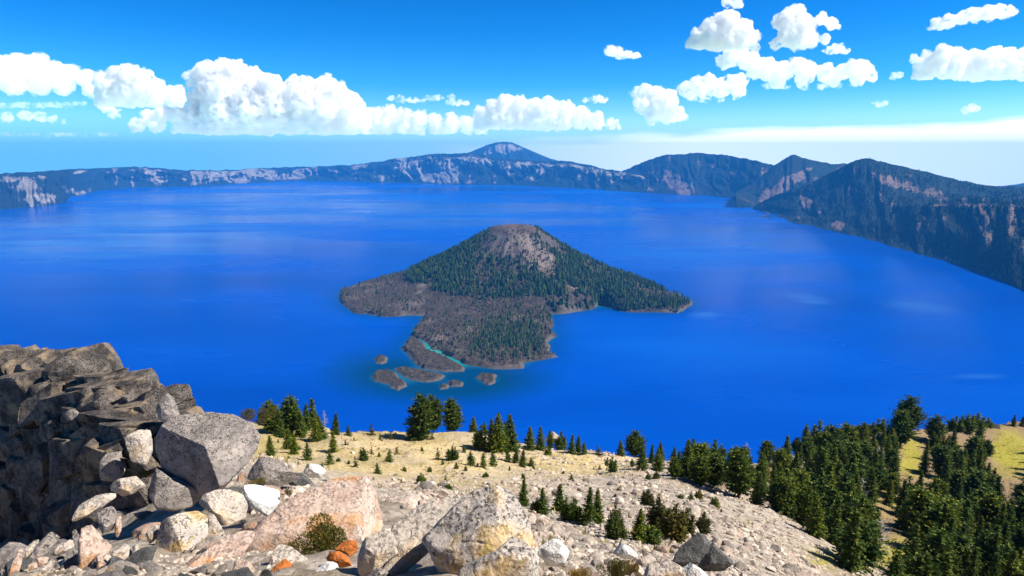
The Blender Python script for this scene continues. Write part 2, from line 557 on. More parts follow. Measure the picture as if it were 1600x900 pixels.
for k, poly in enumerate([W_PEN] + W_ISL):
    lo, hi = poly.min(0) - 12, poly.max(0) + 12
    xs = np.arange(lo[0], hi[0], 1.6); ys = np.arange(lo[1], hi[1], 1.6)
    x, y = np.meshgrid(xs, ys)
    P = np.stack([x, y, 0 * x], -1)
    d = np.where(inside(poly, x, y), 1, -1) * edge_dist(poly, x, y) + 2.0 * fbm(P * 0.08, 3, 5 + k)
    z = np.where(d > 0, np.minimum(d * 0.8, 4.0 if k else 6.0) + np.clip(d / 8, 0, 1) * (1.6 * ridged(P * 0.07, 4, 17 + k)), d * 0.5)
    V_ = np.stack([x, y, np.maximum(z, -4)], -1).reshape(-1, 3)
    me = mesh_data('islet', V_, grid_faces(*x.shape), im.m, True,
                   {'cinder': 0 * d, 'red': 0 * d, 'scree': 0 * d, 'shorerock': np.clip(1.3 - np.abs(d - 1.5) / 3, 0, 1)})
    tag(obj('islet', me), 'low bare lava islet off the near shore of the island', 'islet', kind='structure')

# --- lake: one sheet, with the shallows round the island stored per vertex
BX, BY = np.arange(-700, 900, 5.0), np.arange(950, 2600, 5.0)
bx, by = np.meshgrid(BX, BY)
land = inside(W_SHORE, bx, by) | inside(W_PEN, bx, by)
for q in W_ISL: land |= inside(q, bx, by)


def blur(A, n):
    for ax in (0, 1):
        k = np.ones(2 * n + 1) / (2 * n + 1)
        A = np.apply_along_axis(lambda q: np.convolve(q, k, 'same'), ax, A)
    return A


l1 = land.astype(float)
shal_n = blur(blur(l1, 3), 3)
PXb, PYb = proj(np.stack([bx, by, 0 * bx], -1))
reef = np.maximum(blob(PXb, PYb, 690, 592, 150, 34), 0.75 * blob(PXb, PYb, 620, 585, 100, 36))
shal_w = np.clip(np.maximum(blur(blur(l1, 8), 8), 0.75 * reef), 0, 1)
reef = np.clip(reef * 1.25, 0, 1)
shal_w = np.clip(np.maximum(blur(blur(l1, 8), 8), reef), 0, 1)
teal = np.clip(blob(PXb, PYb, 681, 548, 22, 9, 28) + blob(PXb, PYb, 715, 563, 16, 6, 25) * 0.6, 0, 1)
az = np.concatenate([np.linspace(-3.2, -1.25, 40)[:-1], np.linspace(-1.25, 1.25, 640), np.linspace(1.25, 3.2, 40)[1:]])
yy = np.concatenate([np.linspace(-200, 860, 20)[:-1], np.linspace(860, 2600, 340), np.geomspace(2620, 12500, 90)])
A_, Y_ = np.meshgrid(az, yy)
SHORE_U = [(-400,345),(-320,340),(-150,333),(0,327),(40,325),(80,321),(100,317),(110,308),(140,301),(165,296),(200,294),(300,292),(350,289),(400,286),(450,283.5),(500,283),(600,285),(700,288),(800,290),(900,294),(960,298),(1050,304),(1100,305.5),(1150,310),(1175,330),(1190,338),(1250,350),(1322,366),(1400,388),(1500,415),(1600,456),(1700,505),(1850,580),(2100,700)]
su = np.array([ray(u, v_)[0] for u, v_ in SHORE_U]); sY = np.array([ydist(v_) for u, v_ in SHORE_U])
Y_ = np.minimum(Y_, np.interp(A_, su, sY) + 350 + np.linspace(0, 1, len(yy))[:, None])
X_ = A_ * np.maximum(Y_, 900)


def samp(G, x, y):
    i = (x - BX[0]) / 5.0; j = (y - BY[0]) / 5.0
    ok = (i >= 0) & (j >= 0) & (i < len(BX) - 1) & (j < len(BY) - 1)
    i = np.clip(i, 0, len(BX) - 2); j = np.clip(j, 0, len(BY) - 2)
    i0 = i.astype(int); j0 = j.astype(int); fi = i - i0; fj = j - j0
    r = (G[j0, i0] * (1 - fi) + G[j0, i0 + 1] * fi) * (1 - fj) + (G[j0 + 1, i0] * (1 - fi) + G[j0 + 1, i0 + 1] * fi) * fj
    return np.where(ok, r, 0)


_px, _py = proj(np.stack([X_, np.maximum(Y_, 300), 0 * X_], -1))
PAINTED_SHEEN = np.clip(np.maximum.reduce([.75 * blob(_px, _py, 170, 372, 300, 42, -3), .6 * blob(_px, _py, 480, 325, 260, 26), .4 * blob(_px, _py, 700, 335, 200, 22), .55 * blob(_px, _py, 1262, 467, 34, 7, 8), .5 * blob(_px, _py, 1102, 492, 22, 5), .4 * blob(_px, _py, 1440, 480, 60, 8, 6), .3 * blob(_px, _py, 1100, 390, 200, 30), .45 * blob(_px, _py, 1530, 588, 40, 4)]), 0, 1)  # pale sky reflections on the water, painted into its base colour
wm = M('lake_water', 0.2, 0.03)
wm.b.inputs['IOR'].default_value = 1.33
v = wm.co((1, 1, 1))
st = wm.noise(wm.co((0.00045, 0.0011, 1)), 1.0, 5, 0.55)
st2 = wm.noise(wm.co((0.0012, 0.006, 1)), 1.0, 4, 0.6)
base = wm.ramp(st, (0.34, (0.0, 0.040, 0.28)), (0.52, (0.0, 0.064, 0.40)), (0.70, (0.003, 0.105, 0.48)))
base = wm.mix(wm.math('MULTIPLY', wm.attr('painted_sheen'), wm.ramp(st2, (0.38, 0.15), (0.62, 1.0))), base, (0.05, 0.19, 0.46))
c = wm.mix(wm.attr('wide'), base, (0.0, 0.042, 0.12))
c = wm.mix(wm.attr('near'), c, (0.012, 0.12, 0.20))
c = wm.mix(wm.attr('teal'), c, (0.02, 0.30, 0.26))
wm.color(c)
ro = wm.math('ADD', 0.12, wm.math('ADD', wm.math('MULTIPLY', wm.ramp(st, (0.45, 0.0), (0.65, 1.0)), 0.25), wm.math('MULTIPLY', st2, 0.15)))
wm.l(ro, wm.b.inputs['Roughness'])
hh = wm.math('ADD', wm.noise(wm.co((0.02, 0.06, 1)), 1.0, 5, 0.6), wm.math('MULTIPLY', wm.noise(wm.co((0.15, 0.3, 1)), 1.0, 3, 0.6), 0.3))
wm.bump(hh, 0.05, 4.0)
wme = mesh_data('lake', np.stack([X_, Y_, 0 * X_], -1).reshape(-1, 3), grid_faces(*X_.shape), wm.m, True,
                {'painted_sheen': PAINTED_SHEEN, 'near': np.clip((samp(shal_n, X_, Y_) - .25) * 1.6, 0, 1), 'wide': np.clip(samp(shal_w, X_, Y_) * 1.15, 0, 1), 'teal': samp(teal, X_, Y_)})
tag(obj('lake', wme), 'deep blue caldera lake with pale wind streaks and painted-in reflections', 'lake', kind='structure')


# ------------------------------------------------------------------ the caldera walls and hills
def sheet(name, label, cols, nrow, du, mat, blobs=(), gully=(0.02, 0.18, 0.02), seed=1, crest=1.2, scr=0.0, back=(3000, -470), bot=-25, band=0.0):
    """cols: (x, [(y, Y), ...]) from the shore up to the crest; Y None = where the ray meets the water"""
    xs = np.array([c[0] for c in cols], float)
    k = len(cols[0][1])
    ctlY = np.array([[q[0] for q in c[1]] for c in cols], float)
    ctlD = np.array([[ydist(q[0]) if q[1] is None else q[1] for q in c[1]] for c in cols], float)
    U = np.arange(xs[0], xs[-1], du)
    cy = np.stack([np.interp(U, xs, ctlY[:, j]) for j in range(k)], 1)
    cD = np.stack([np.interp(U, xs, ctlD[:, j]) for j in range(k)], 1)
    t = np.linspace(0, 1, nrow)
    tk = np.linspace(0, 1, k)
    YP = np.stack([np.interp(t, tk, cy[i]) for i in range(len(U))], 1)
    D = np.stack([np.interp(t, tk, cD[i]) for i in range(len(U))], 1)
    UU = np.tile(U, (nrow, 1)); TT = np.tile(t[:, None], (1, len(U)))
    q = np.stack([UU * gully[1] + 0.9 * fbm(np.stack([UU * .05, TT * 2.2, 0 * UU], -1), 3, seed + 60), TT * 1.6 + UU * 0.01, 0 * UU], -1)
    env = np.sin(np.pi * np.clip(TT * 0.93 + 0.03, 0, 1)) ** 0.7
    g = ridged(q, 4, seed) * 0.6 + 0.5 * fbm(np.stack([UU * gully[2], TT * 3, 0 * UU], -1), 4, seed + 4)
    D = D * (1 + gully[0] * g * env)
    shore_n = fbm(np.stack([U * 0.05, 0 * U, 0 * U], -1), 4, seed + 8)
    crest_n = fbm(np.stack([U * 0.11, 0 * U, 0 * U], -1), 5, seed + 9) + 0.35 * vnoise(np.stack([U * 0.9, 0 * U, 0 * U], -1), seed + 10)
    YP = YP - crest * crest_n[None] * TT ** 2 + 0.5 * shore_n[None] * (1 - TT) ** 3
    P = pt(UU, YP, D)
    fan = 0.25 * (1 - TT) * np.sin(UU * 0.35 + 5 * vnoise(np.stack([UU * 0.03, 0 * UU, 0 * UU], -1), seed + 30))
    s = scr + 0.26 * ridged(np.stack([UU * gully[1] * 1.1 + 0.6 * fbm(np.stack([UU * .08, TT * 2.5, 0 * UU], -1), 3, seed + 21), TT * 1.8 + UU * 0.02, 0 * UU + 5], -1), 4, seed + 20) * env + fan * env * 0.5 + 0.10 * np.sin(TT * 26 + 4 * vnoise(np.stack([UU * .02, 0 * UU, 0 * UU], -1), seed + 50)) * env
    s = s + 0.28 * fbm(np.stack([UU * 0.045, TT * 2.2, 0 * UU + 9], -1), 4, seed + 25)
    s = s + band * np.exp(-((TT - .72) / .16) ** 2) * (0.6 + 0.8 * fbm(np.stack([UU * .02, 0 * UU, 0 * UU], -1), 3, seed + 70))
    for (cx, cyy, rx, ry, ang, a) in blobs:
        s = s + 0.95 * a * blob(UU, YP, cx, cyy, rx, ry, ang) * (0.75 + 0.45 * ridged(np.stack([UU * .16 + 2 * TT, TT * .9, 0 * UU], -1), 3, seed + 40))
    # below the water line, and the outer slope behind the crest
    low = P[0].copy(); low[:, 1] -= 30; low[:, 2] = bot
    rows = [low[None], P]
    ss = [s[:1] * 0, s]
    if back:
        L = 1.0
        for f in (0.06, 0.2, 0.5, 1.0):
            Bk = P[-1].copy()
            sc = 1 + back[0] * f / np.maximum(P[-1, :, 1], 1)
            Bk[:, 0] *= sc; Bk[:, 1] *= sc
            Bk[:, 2] = P[-1, :, 2] + (back[1] - P[-1, :, 2]) * f
            rows.append(Bk[None]); ss.append(s[:1] * 0 - 0.3)
    G = np.concatenate(rows); sa = np.concatenate(ss)
    me = mesh_data(name, G.reshape(-1, 3), grid_faces(*G.shape[:2]), mat, True, {'scree': sa})
    o = obj(name, me)
    tag(o, label, 'terrain', kind='structure')
    return P, UU, YP, s


rim_sky = [(-320,282),(-150,277),(0,271),(60,268),(110,264),(160,262),(200,260),(240,262),(290,266),(340,266),(380,265),(420,262),(460,261),(490,260),(520,259),(560,257),(600,251),(640,245),(680,241),(710,239),(740,240),(780,247),(820,250),(860,252),(890,252),(920,257),(945,264),(970,268),(1010,272)]
rim_sh = [(-320,340),(-150,333),(0,327),(40,325),(80,321),(100,317),(110,308),(140,301),(165,296),(200,294),(250,293),(300,292),(350,289),(400,286),(450,283.5),(500,283),(600,285),(700,288),(800,290),(900,294),(960,298),(1010,301)]
xs = sorted(set([p[0] for p in rim_sky] + [p[0] for p in rim_sh]))
rim_cols = []
for x in xs:
    ys_ = np.interp(x, *zip(*rim_sh)); yk = np.interp(x, *zip(*rim_sky))
    D0 = ydist(ys_)
    rim_cols.append((x, [(ys_, None), (ys_ * 0.62 + yk * 0.38, D0 + 260), (ys_ * 0.2 + yk * 0.8, D0 + 480), (yk, D0 + 800)]))
rim_blobs = [(42, 290, 13, 9, 0, 1.3), (48, 308, 8, 16, 0, .6), (70, 312, 34, 14, 0, .45), (122, 269, 9, 2.5, -10, 1.0), (207, 285, 3, 12, -10, 1.0), (115, 300, 26, 7, 20, .5),
             (312, 278, 24, 9, 0, .5), (345, 272, 18, 4, 0, .6), (405, 272, 24, 8, 0, .75), (370, 281, 20, 5, 0, .5), (470, 270, 24, 8, 0, .45), (520, 268, 20, 7, 0, .4), (560, 268, 14, 12, 15, .5),
             (640, 264, 22, 18, 0, .55), (690, 272, 34, 18, 0, .85), (745, 252, 26, 4, 8, .9), (625, 248, 14, 4, -12, .7), (812, 262, 12, 5, 0, .7), (830, 280, 14, 6, 0, .5), (858, 256, 20, 3, 0, .5),
             (875, 268, 6, 14, 20, .7), (905, 277, 10, 5, 0, .5), (600, 276, 26, 10, 0, .4), (960, 288, 8, 7, 0, .3), (240, 282, 30, 10, 0, .3), (440, 277, 22, 6, 0, .4)]
sheet('caldera_rim', 'far pale cliffs and forested rim around the lake', rim_cols, 46, 1.4, RIM_M, rim_blobs, (0.016, 0.11, 0.04), 3, 0.9, 0.0, band=0.34)

scott = [(640,262),(690,249),(715,243),(730,239),(745,233.5),(760,226.5),(775,222.5),(785,221.5),(800,222.5),(815,229),(840,239.5),(860,247.5),(885,254),(920,262)]
cols = [(x, [(275, 11900), (y * .5 + 275 * .5, 12300), (y, 13000)]) for x, y in scott]
sheet('mountain', 'distant grey topped cone mountain above the far rim', cols, 30, 1.2, RIM_M, [(783, 232, 30, 9, 0, .75), (808, 232, 14, 4, 20, .4)], (0.012, 0.1, 0.03), 33, 0.3, -0.05, (2200, -470), 0)

mt = [(945,273),(970,268),(985,262),(1010,250.5),(1025,245.5),(1040,242.5),(1060,241),(1080,239.5),(1100,239.5),(1120,241),(1140,244),(1160,247),(1185,252),(1205,257),(1230,264),(1290,272)]
mts = [(945,298),(1000,300.5),(1050,304),(1100,305.5),(1150,310),(1180,317),(1230,322),(1290,326)]
cols = []
for x, y in mt:
    ys_ = np.interp(x, *zip(*mts)); D0 = ydist(ys_)
    cols.append((x, [(ys_, None), (ys_ * .55 + y * .45, D0 + 420), (y, D0 + 1000)]))
sheet('mountain', 'rounded dark mountain with a brown scree fan at the water', cols, 46, 1.4, HILL_M,
      [(1068, 292, 30, 13, 25, 1.1), (1052, 276, 14, 8, 30, .7), (1090, 255, 26, 9, 0, .3), (1118, 258, 7, 9, 0, .4), (1010, 297, 20, 3, 0, .4), (985, 290, 10, 5, 0, .3)], (0.014, 0.07, 0.03), 41, 1.1, -0.02)

pk = [(1150,305,300),(1180,322,285),(1205,326,262),(1222,328,250),(1238,330,241.5),(1255,332,246.5),(1275,333,251),(1290,334,254.5),(1305,335,256.5),(1330,336,256),(1380,336,262),(1430,336,276)]
cols = [(x, [(yb, 5000), (yb * .45 + y * .55, 5350), (y, 5900)]) for x, yb, y in pk]
sheet('mountain', 'pointed dark peak between the rounded mountain and the right ridge', cols, 46, 1.4, HILL_M,
      [(1228, 287, 34, 8, -28, 1.0), (1255, 268, 22, 4, -25, .5), (1200, 306, 22, 5, -20, .5)], (0.014, 0.07, 0.03), 53, 0.9, -0.02, (2200, -470), 0)

rg = [(1172,[(333,None),(331.5,4750),(330,4800),(329,4850),(328,4900)]),
      (1190,[(338.5,None),(332,4650),(325,4720),(320,4790),(316,4850)]),
      (1215,[(343,None),(334,4400),(322,4560),(312,4680),(305,4760)]),
      (1250,[(350.5,None),(338,4050),(322,4300),(305,4500),(292,4650)]),
      (1290,[(359,None),(340,3750),(318,4050),(296,4350),(275,4550)]),
      (1322,[(366,None),(345,3500),(318,3850),(286,4200),(257.5,4450)]),
      (1338,[(370,None),(348,3400),(318,3750),(282,4100),(250,4400)]),
      (1355,[(374.5,None),(350,3300),(318,3650),(282,4050),(247,4380)]),
      (1375,[(380,None),(352,3150),(318,3550),(282,4000),(251.5,4380)]),
      (1400,[(388,None),(356,3000),(322,3300),(288,3900),(258,4350)]),
      (1450,[(402,None),(360,2750),(320,3000),(298,3800),(269,4300)]),
      (1500,[(415,None),(364,2500),(319,2800),(304,3700),(282,4250)]),
      (1540,[(429,None),(370,2330),(320,2620),(308,3600),(289,4200)]),
      (1570,[(441,None),(375,2220),(321,2520),(309,3500),(291,4200)]),
      (1600,[(456,None),(382,2120),(322,2430),(310,3400),(291.5,4200)]),
      (1700,[(505,None),(400,1880),(325,2250),(312,3300),(293,4200)]),
      (1850,[(580,None),(440,1650),(330,2100),(316,3200),(297,4200)]),
      (2100,[(700,None),(500,1450),(340,2000),(320,3200),(300,4200)])]
RGP, RGU, RGY, RGS = sheet('ridge', 'dark forested ridge falling to the water on the right', rg, 90, 1.6, HILL_M,
      [(1380, 278, 34, 10, 20, .55), (1440, 298, 40, 8, 15, .4), (1255, 318, 14, 16, -40, .5), (1190, 334, 14, 3, 0, .9), (1245, 340, 8, 6, 0, .5), (1310, 352, 10, 7, 0, .5),
       (1500, 322, 50, 3, 0, .5), (1540, 348, 5, 40, 40, .55), (1440, 345, 6, 22, 30, .4), (1490, 408, 26, 4, 15, .7), (1420, 388, 12, 5, 20, .4), (1560, 432, 16, 4, 20, .5), (1540, 380, 6, 30, 35, .45), (1590, 340, 14, 10, 0, .35)],
      (0.022, 0.05, 0.025), 67, 0.7, 0.0, (4000, -470))
fh = [(1480,300),(1540,294),(1570,290),(1600,286.5),(1660,282),(1760,278),(1900,284),(2100,296)]
cols = [(x, [(312, 7600), (y * .5 + 156, 8000), (y, 8600)]) for x, y in fh]
sheet('hills', 'faint blue hill beyond the right ridge', cols, 20, 3.0, HILL_M, (), (0.012, 0.06, 0.03), 71, 0.5, -0.1, (2200, -470), 0)


# ------------------------------------------------------------------ far woods (beyond counting): small ragged cones
def cone_wood(name, label, pos, hgt, wid, mat, seed):
    rs = np.random.RandomState(seed)
    n = len(pos)
    sides = 5
    prof = [(0.02, 0.75), (0.10, 1.0), (0.36, 0.62), (0.40, 0.80), (0.64, 0.38), (0.67, 0.5), (1.0, 0.0)]
    k = len(prof)
    ang = rs.rand(n, 1) * 6.28 + np.arange(sides)[None] * 2 * math.pi / sides
    V = np.zeros((n, k, sides, 3))
    for i, (z, r) in enumerate(prof):
        jit = 0.75 + 0.5 * rs.rand(n, sides)
        V[:, i, :, 0] = pos[:, None, 0] + np.cos(ang) * r * wid[:, None] * jit
        V[:, i, :, 1] = pos[:, None, 1] + np.sin(ang) * r * wid[:, None] * jit
        V[:, i, :, 2] = pos[:, None, 2] + hgt[:, None] * (z + 0.04 * (rs.rand(n, sides) - .5))
    base = np.arange(n) * k * sides
    f = []
    for i in range(k - 1):
        for j in range(sides):
            a = i * sides + j; b = i * sides + (j + 1) % sides
            f.append(np.stack([base + a, base + b, base + b + sides, base + a + sides], -1))
    me = mesh_data(name, V.reshape(-1, 3), np.concatenate(f), mat, False)
    o = obj(name, me)
    tag(o, label, 'forest', kind='stuff')
    return o


def far_needle(name, a, b, c_):
    m = M(name, 0.85, 0.08)
    g = m.n('ShaderNodeNewGeometry')
    m.color(m.ramp(g.outputs['Random Per Island'], (0.0, a), (0.6, b), (1.0, c_)))
    return m.m


FARN = far_needle('island_needles', (0.016, 0.044, 0.013), (0.040, 0.078, 0.020), (0.09, 0.12, 0.03))
FARG = far_needle('grey_wood', (0.075, 0.058, 0.048), (0.13, 0.10, 0.08), (0.075, 0.08, 0.03))
rs = np.random.RandomState(4)
n = 90000
x = rs.uniform(-510, 620, n); y = rs.uniform(1190, 2400, n)
z, d = island_z(x, y)
px, py = proj(np.stack([x, y, z], -1))
r = np.hypot(x - CONE[0], y - CONE[1])
ns = fbm(np.stack([x, y, 0 * x], -1) * 0.012, 4, 31)
side = np.abs(np.arctan2(y - CONE[1], x - CONE[0]) + math.pi / 2)      # 0 = facing the camera
flank = np.clip((side - 0.25) / 0.55, 0, 1)
dens = np.where(r < 330, (0.14 + 0.86 * flank) * np.clip((r - 58) / 45, 0.0, 1), 0.045)
dens = np.where((r < 330) & (r > 165) & (side < 0.8), np.maximum(dens, 0.22 + 0.42 * (r - 165) / 165), dens)
dens = np.where((x > 60) & (r < 470), np.maximum(dens, .85), dens) * np.where(np.abs(x) < 70, np.clip((r - 72) / 70, 0, 1), 1)
dens *= np.clip(1 - 1.3 * np.maximum(blob(px, py, 850, 408, 16, 32, -32), blob(px, py, 826, 390, 12, 28, -12)), 0, 1)
dens = np.maximum(dens, 0.75 * blob(px, py, 800, 530, 66, 40) * (d > 10))
dens = np.maximum(dens, 0.9 * blob(px, py, 985, 470, 90, 14) * (d > 6))
dens = dens * np.clip(0.85 + 1.2 * ns, 0.03, 1.3) * (d > 4) * 0.6
pick = rs.rand(n) < dens
pos = np.stack([x, y, z - 0.4], -1)[pick]
h = rs.uniform(6, 18, len(pos)) * np.where(r[pick] < 150, 0.75, 1.0) * np.where((r[pick] > 340) & (x[pick] < 100), .7, 1.0)
cone_wood('island_forest', 'dark conifers covering the flanks of the island cone', pos, h, h * rs.uniform(0.2, 0.31, len(pos)), FARN, 5)
FARR = far_needle('ridge_needles', (0.008, 0.020, 0.013), (0.020, 0.038, 0.018), (0.04, 0.055, 0.022))
pick = (rs.rand(n) < 0.34 * np.clip(0.8 + ns, 0.1, 1.3)) & (d > 4) & ((r > 330) | (side < 0.7)) & (r > 70)
pos = np.stack([x, y, z - 0.4], -1)[pick]
h = rs.uniform(2, 6.5, len(pos))
cone_wood('lava_scrub', 'grey brown scrub over the lava flats of the island', pos, h, h * rs.uniform(0.3, 0.6, len(pos)), FARG, 6)
# woods on the right ridge
R_, C_ = RGP.shape[:2]
n = 16000
ri = rs.uniform(2, R_ - 2, n); ci = rs.uniform(0, C_ - 2, n)
i0 = ri.astype(int); j0 = ci.astype(int); fi = (ri - i0)[:, None]; fj = (ci - j0)[:, None]
pos = (RGP[i0, j0] * (1 - fi) + RGP[i0 + 1, j0] * fi) * (1 - fj) + (RGP[i0, j0 + 1] * (1 - fi) + RGP[i0 + 1, j0 + 1] * fi) * fj
sc_ = RGS[i0, j0]
ns = fbm(pos * 0.006, 4, 61)
pick = (sc_ + 0.5 * rs.randn(n) * 0.5 < 0.35) & (rs.rand(n) < 0.75 + ns) & (pos[:, 2] > 6)
pos = pos[pick]; h = rs.uniform(9, 19, len(pos))
cone_wood('ridge_forest', 'dark conifers thinly covering the right ridge', pos - [0, 0, 1.5], h, h * rs.uniform(0.2, 0.3, len(pos)), FARR, 7)

# ------------------------------------------------------------------ foreground slope: height field fitted to sight lines
CTL = [(-250,[(900,14),(880,20),(860,25),(800,32),(740,42),(690,75)]),
       (0,[(900,7.0),(888,9),(876,14.5),(862,19.5),(820,25),(740,38),(676,75)]),
       (90,[(900,6.2),(870,8),(860,12.5),(848,16.5),(810,20),(740,32),(668,75)]),
       (200,[(900,5.8),(858,8.2),(840,11),(815,13.2),(780,15.5),(720,26),(658,75)]),
       (290,[(900,5.4),(850,8.2),(810,11),(765,14),(700,28),(655,75)]),
       (420,[(900,5.0),(860,6.8),(810,9.8),(770,14),(742,25),(715,50),(690,64),(658,77)]),
       (600,[(900,4.8),(850,7.2),(800,11),(765,28),(742,45),(715,58),(692,72),(683,79)]),
       (750,[(900,4.6),(860,6.2),(820,12),(780,30),(750,46),(720,60),(700,70),(678,86)]),
       (900,[(900,7),(870,12),(840,19),(800,33),(760,48),(730,64),(709,81)]),
       (1050,[(900,9),(870,15),(830,25),(790,40),(750,58),(720,83)]),
       (1200,[(900,20),(860,30),(820,44),(780,60),(740,84),(718,106)]),
       (1350,[(900,42),(850,54),(800,72),(750,96),(710,118),(684,131)]),
       (1450,[(900,50),(850,64),(800,84),(750,108),(700,130),(665,150)]),
       (1600,[(900,55),(850,70),(800,88),(750,112),(700,140),(661,166)]),
       (1850,[(900,60),(800,95),(700,150),(664,176)])]
cx, cq = [], []
for u, lst in CTL:
    for v_, Yc in lst:
        a, k = ray(u, v_)
        cx.append((float(a) * 1.6, math.log(Yc))); cq.append(-float(k))
cx.append((-0.8, math.log(2.2))); cq.append(0.95)
cx.append((0.8, math.log(2.2))); cq.append(0.95)
cx.append((0.0, math.log(2.2))); cq.append(0.95)
cx = np.array(cx); cq = np.array(cq)


def tps(A, B):
    d = np.sqrt(((A[:, None] - B[None]) ** 2).sum(-1)) + 1e-9
    return d * d * np.log(d)


Kc = tps(cx, cx) + np.eye(len(cx)) * 0.004
Pc = np.concatenate([np.ones((len(cx), 1)), cx], 1)
Lm = np.block([[Kc, Pc], [Pc.T, np.zeros((3, 3))]])
sol = np.linalg.solve(Lm, np.concatenate([cq, np.zeros(3)]))
LIPX = np.array([ray(u, 690)[0] for u, _ in CTL]); LIPY = np.array([l[-1][1] for _, l in CTL])


def q_raw(a, Y):
    p = np.stack([np.asarray(a).ravel() * 1.6, np.log(np.maximum(np.asarray(Y).ravel(), 1.0))], -1)
    r = np.zeros(len(p))
    for i in range(0, len(p), 20000):
        b = p[i:i + 20000]
        r[i:i + 20000] = tps(b, cx) @ sol[:len(cx)] + sol[-3] + b @ sol[-2:]
    return r.reshape(np.shape(a))


def lip(a):
    a = np.asarray(a, float)
    return np.interp(a, LIPX, LIPY) + 2.5 * fbm(np.stack([a * 14, 0 * a, 0 * a], -1), 4, 77)


def ground_z(a, Y, detail=True):
    a = np.asarray(a, float); Y = np.asarray(Y, float)
    lp = lip(a)
    Yc = np.minimum(Y, lp)
    z = CAM_H - q_raw(a, Yc) * Yc
    over = np.maximum(Y - lp, 0)
    z = z - over * 1.15 - 2.0 * (1 - np.exp(-over / 2.0))
    if detail:
        P = np.stack([a * Y, Y, 0 * Y], -1)
        z = z + np.clip(Y / 60, 0.05, 1) * 0.55 * fbm(P * 0.16, 4, 81) + 0.07 * fbm(P * 1.7, 3, 83) + np.clip(over / 20, 0, 1) * 6 * ridged(P * 0.05, 4, 84)
    return z


def hit(u, v_):
    """forward distance at which the pixel's ray meets the slope"""
    a, k = ray(u, v_)
    Ys = np.geomspace(3.2, 260, 700)
    z = ground_z(np.full(700, float(a)), Ys)
    ab = z >= CAM_H + float(k) * Ys
    i = int(np.argmax(ab)) if ab.any() else 0
    if not ab.any(): return float(lip(np.array([float(a)]))[0])
    return float(Ys[i])


ga = np.concatenate([np.linspace(-1.3, -0.95, 30)[:-1], np.linspace(-0.95, 0.98, 760), np.linspace(0.98, 1.4, 40)[1:]])
gy_ = np.concatenate([np.geomspace(2.0, 190, 330), np.geomspace(192, 520, 40)])
A_, Y_ = np.meshgrid(ga, gy_)
Z_ = np.maximum(ground_z(A_, Y_), -3)
G = np.stack([A_ * Y_, Y_, Z_], -1)
PX, PY = proj(G)
nn = fbm(G * 0.08, 4, 91)
sand = np.clip(np.maximum.reduce([blob(PX, PY, 660, 715, 240, 46, 3), blob(PX, PY, 900, 722, 110, 22), blob(PX, PY, 470, 700, 90, 40)]) * 1.5 + nn * 0.35 - 0.1, 0, 1)
soil = np.clip((PX - 1240 + (PY - 760) * -0.55) / 60 + nn * 1.2, 0, 1)
soil = np.maximum(soil, np.clip(blob(PX, PY, 1150, 745, 90, 24) * 1.3 + nn * .4, 0, 1))
grass = np.clip(np.maximum.reduce([blob(PX, PY, 1578, 712, 34, 44), blob(PX, PY, 1392, 866, 44, 30), 0.7 * blob(PX, PY, 1425, 712, 20, 30), 0.6 * blob(PX, PY, 1290, 870, 40, 20)]) * 1.5 + nn * 0.5 - 0.15, 0, 1)
gmat = M('slope_surface', 0.95, 0.08)
v = gmat.co()
f1 = gmat.noise(v, 0.35, 6, 0.65); f2 = gmat.noise(v, 3.0, 7, 0.7); f3 = gmat.noise(v, 14, 5, 0.7)
vo = gmat.n('ShaderNodeTexVoronoi'); vo.inputs['Scale'].default_value = 2.6
gmat.l(v, vo.inputs['Vector'])
gv = gmat.n('ShaderNodeSeparateColor'); gmat.l(vo.outputs['Color'], gv.inputs[0])
tal = gmat.ramp(gv.outputs[0], (0.0, (0.34, 0.27, 0.205)), (0.5, (0.50, 0.41, 0.315)), (1.0, (0.60, 0.51, 0.41)))
tal = gmat.mix(1.0, tal, gmat.ramp(f2, (0.3, 0.6), (0.62, 1.08)), 'MULTIPLY')
sa = gmat.ramp(f2, (0.32, (0.44, 0.32, 0.15)), (0.52, (0.66, 0.50, 0.255)), (0.72, (0.74, 0.60, 0.37)))
sa = gmat.mix(gmat.ramp(f1, (0.50, 0.0), (0.66, 0.75)), sa, (0.46, 0.35, 0.11))
sa = gmat.mix(gmat.ramp(gmat.noise(v, 0.12, 5, 0.6), (0.50, 0.0), (0.62, 0.6)), sa, (0.60, 0.48, 0.33))
sa = gmat.mix(gmat.ramp(f3, (0.60, 0.0), (0.68, 0.5)), sa, (0.28, 0.24, 0.14))
so_ = gmat.ramp(f2, (0.34, (0.17, 0.115, 0.06)), (0.6, (0.34, 0.235, 0.14)))
gr = gmat.ramp(f2, (0.34, (0.21, 0.19, 0.03)), (0.6, (0.42, 0.36, 0.06)))
c = gmat.mix(gmat.attr('sand'), tal, sa)
c = gmat.mix(gmat.attr('soil'), c, so_)
c = gmat.mix(gmat.attr('grass'), c, gr)
gmat.color(c)
bh = gmat.math('ADD', gmat.math('MULTIPLY', vo.outputs['Distance'], -0.5), gmat.math('ADD', f2, gmat.math('MULTIPLY', f3, 0.4)))
gmat.bump(bh, 0.8, 0.22)
tag(obj('slope', mesh_data('slope', G.reshape(-1, 3), grid_faces(*A_.shape), gmat.m, True, {'sand': sand, 'soil': soil, 'grass': grass})),
    'pale sandy bench and talus slope falling to the lake', 'terrain', kind='structure')


# ------------------------------------------------------------------ rocks
def ico(sub):
    bm = bmesh.new()
    bmesh.ops.create_icosphere(bm, subdivisions=sub, radius=1.0)
    V = np.array([q.co[:] for q in bm.verts]); Fc = np.array([[q.index for q in f.verts] for f in bm.faces])
    bm.free()
    return V, Fc


ICO = {s: ico(s) for s in (2, 3, 4, 5, 6)}


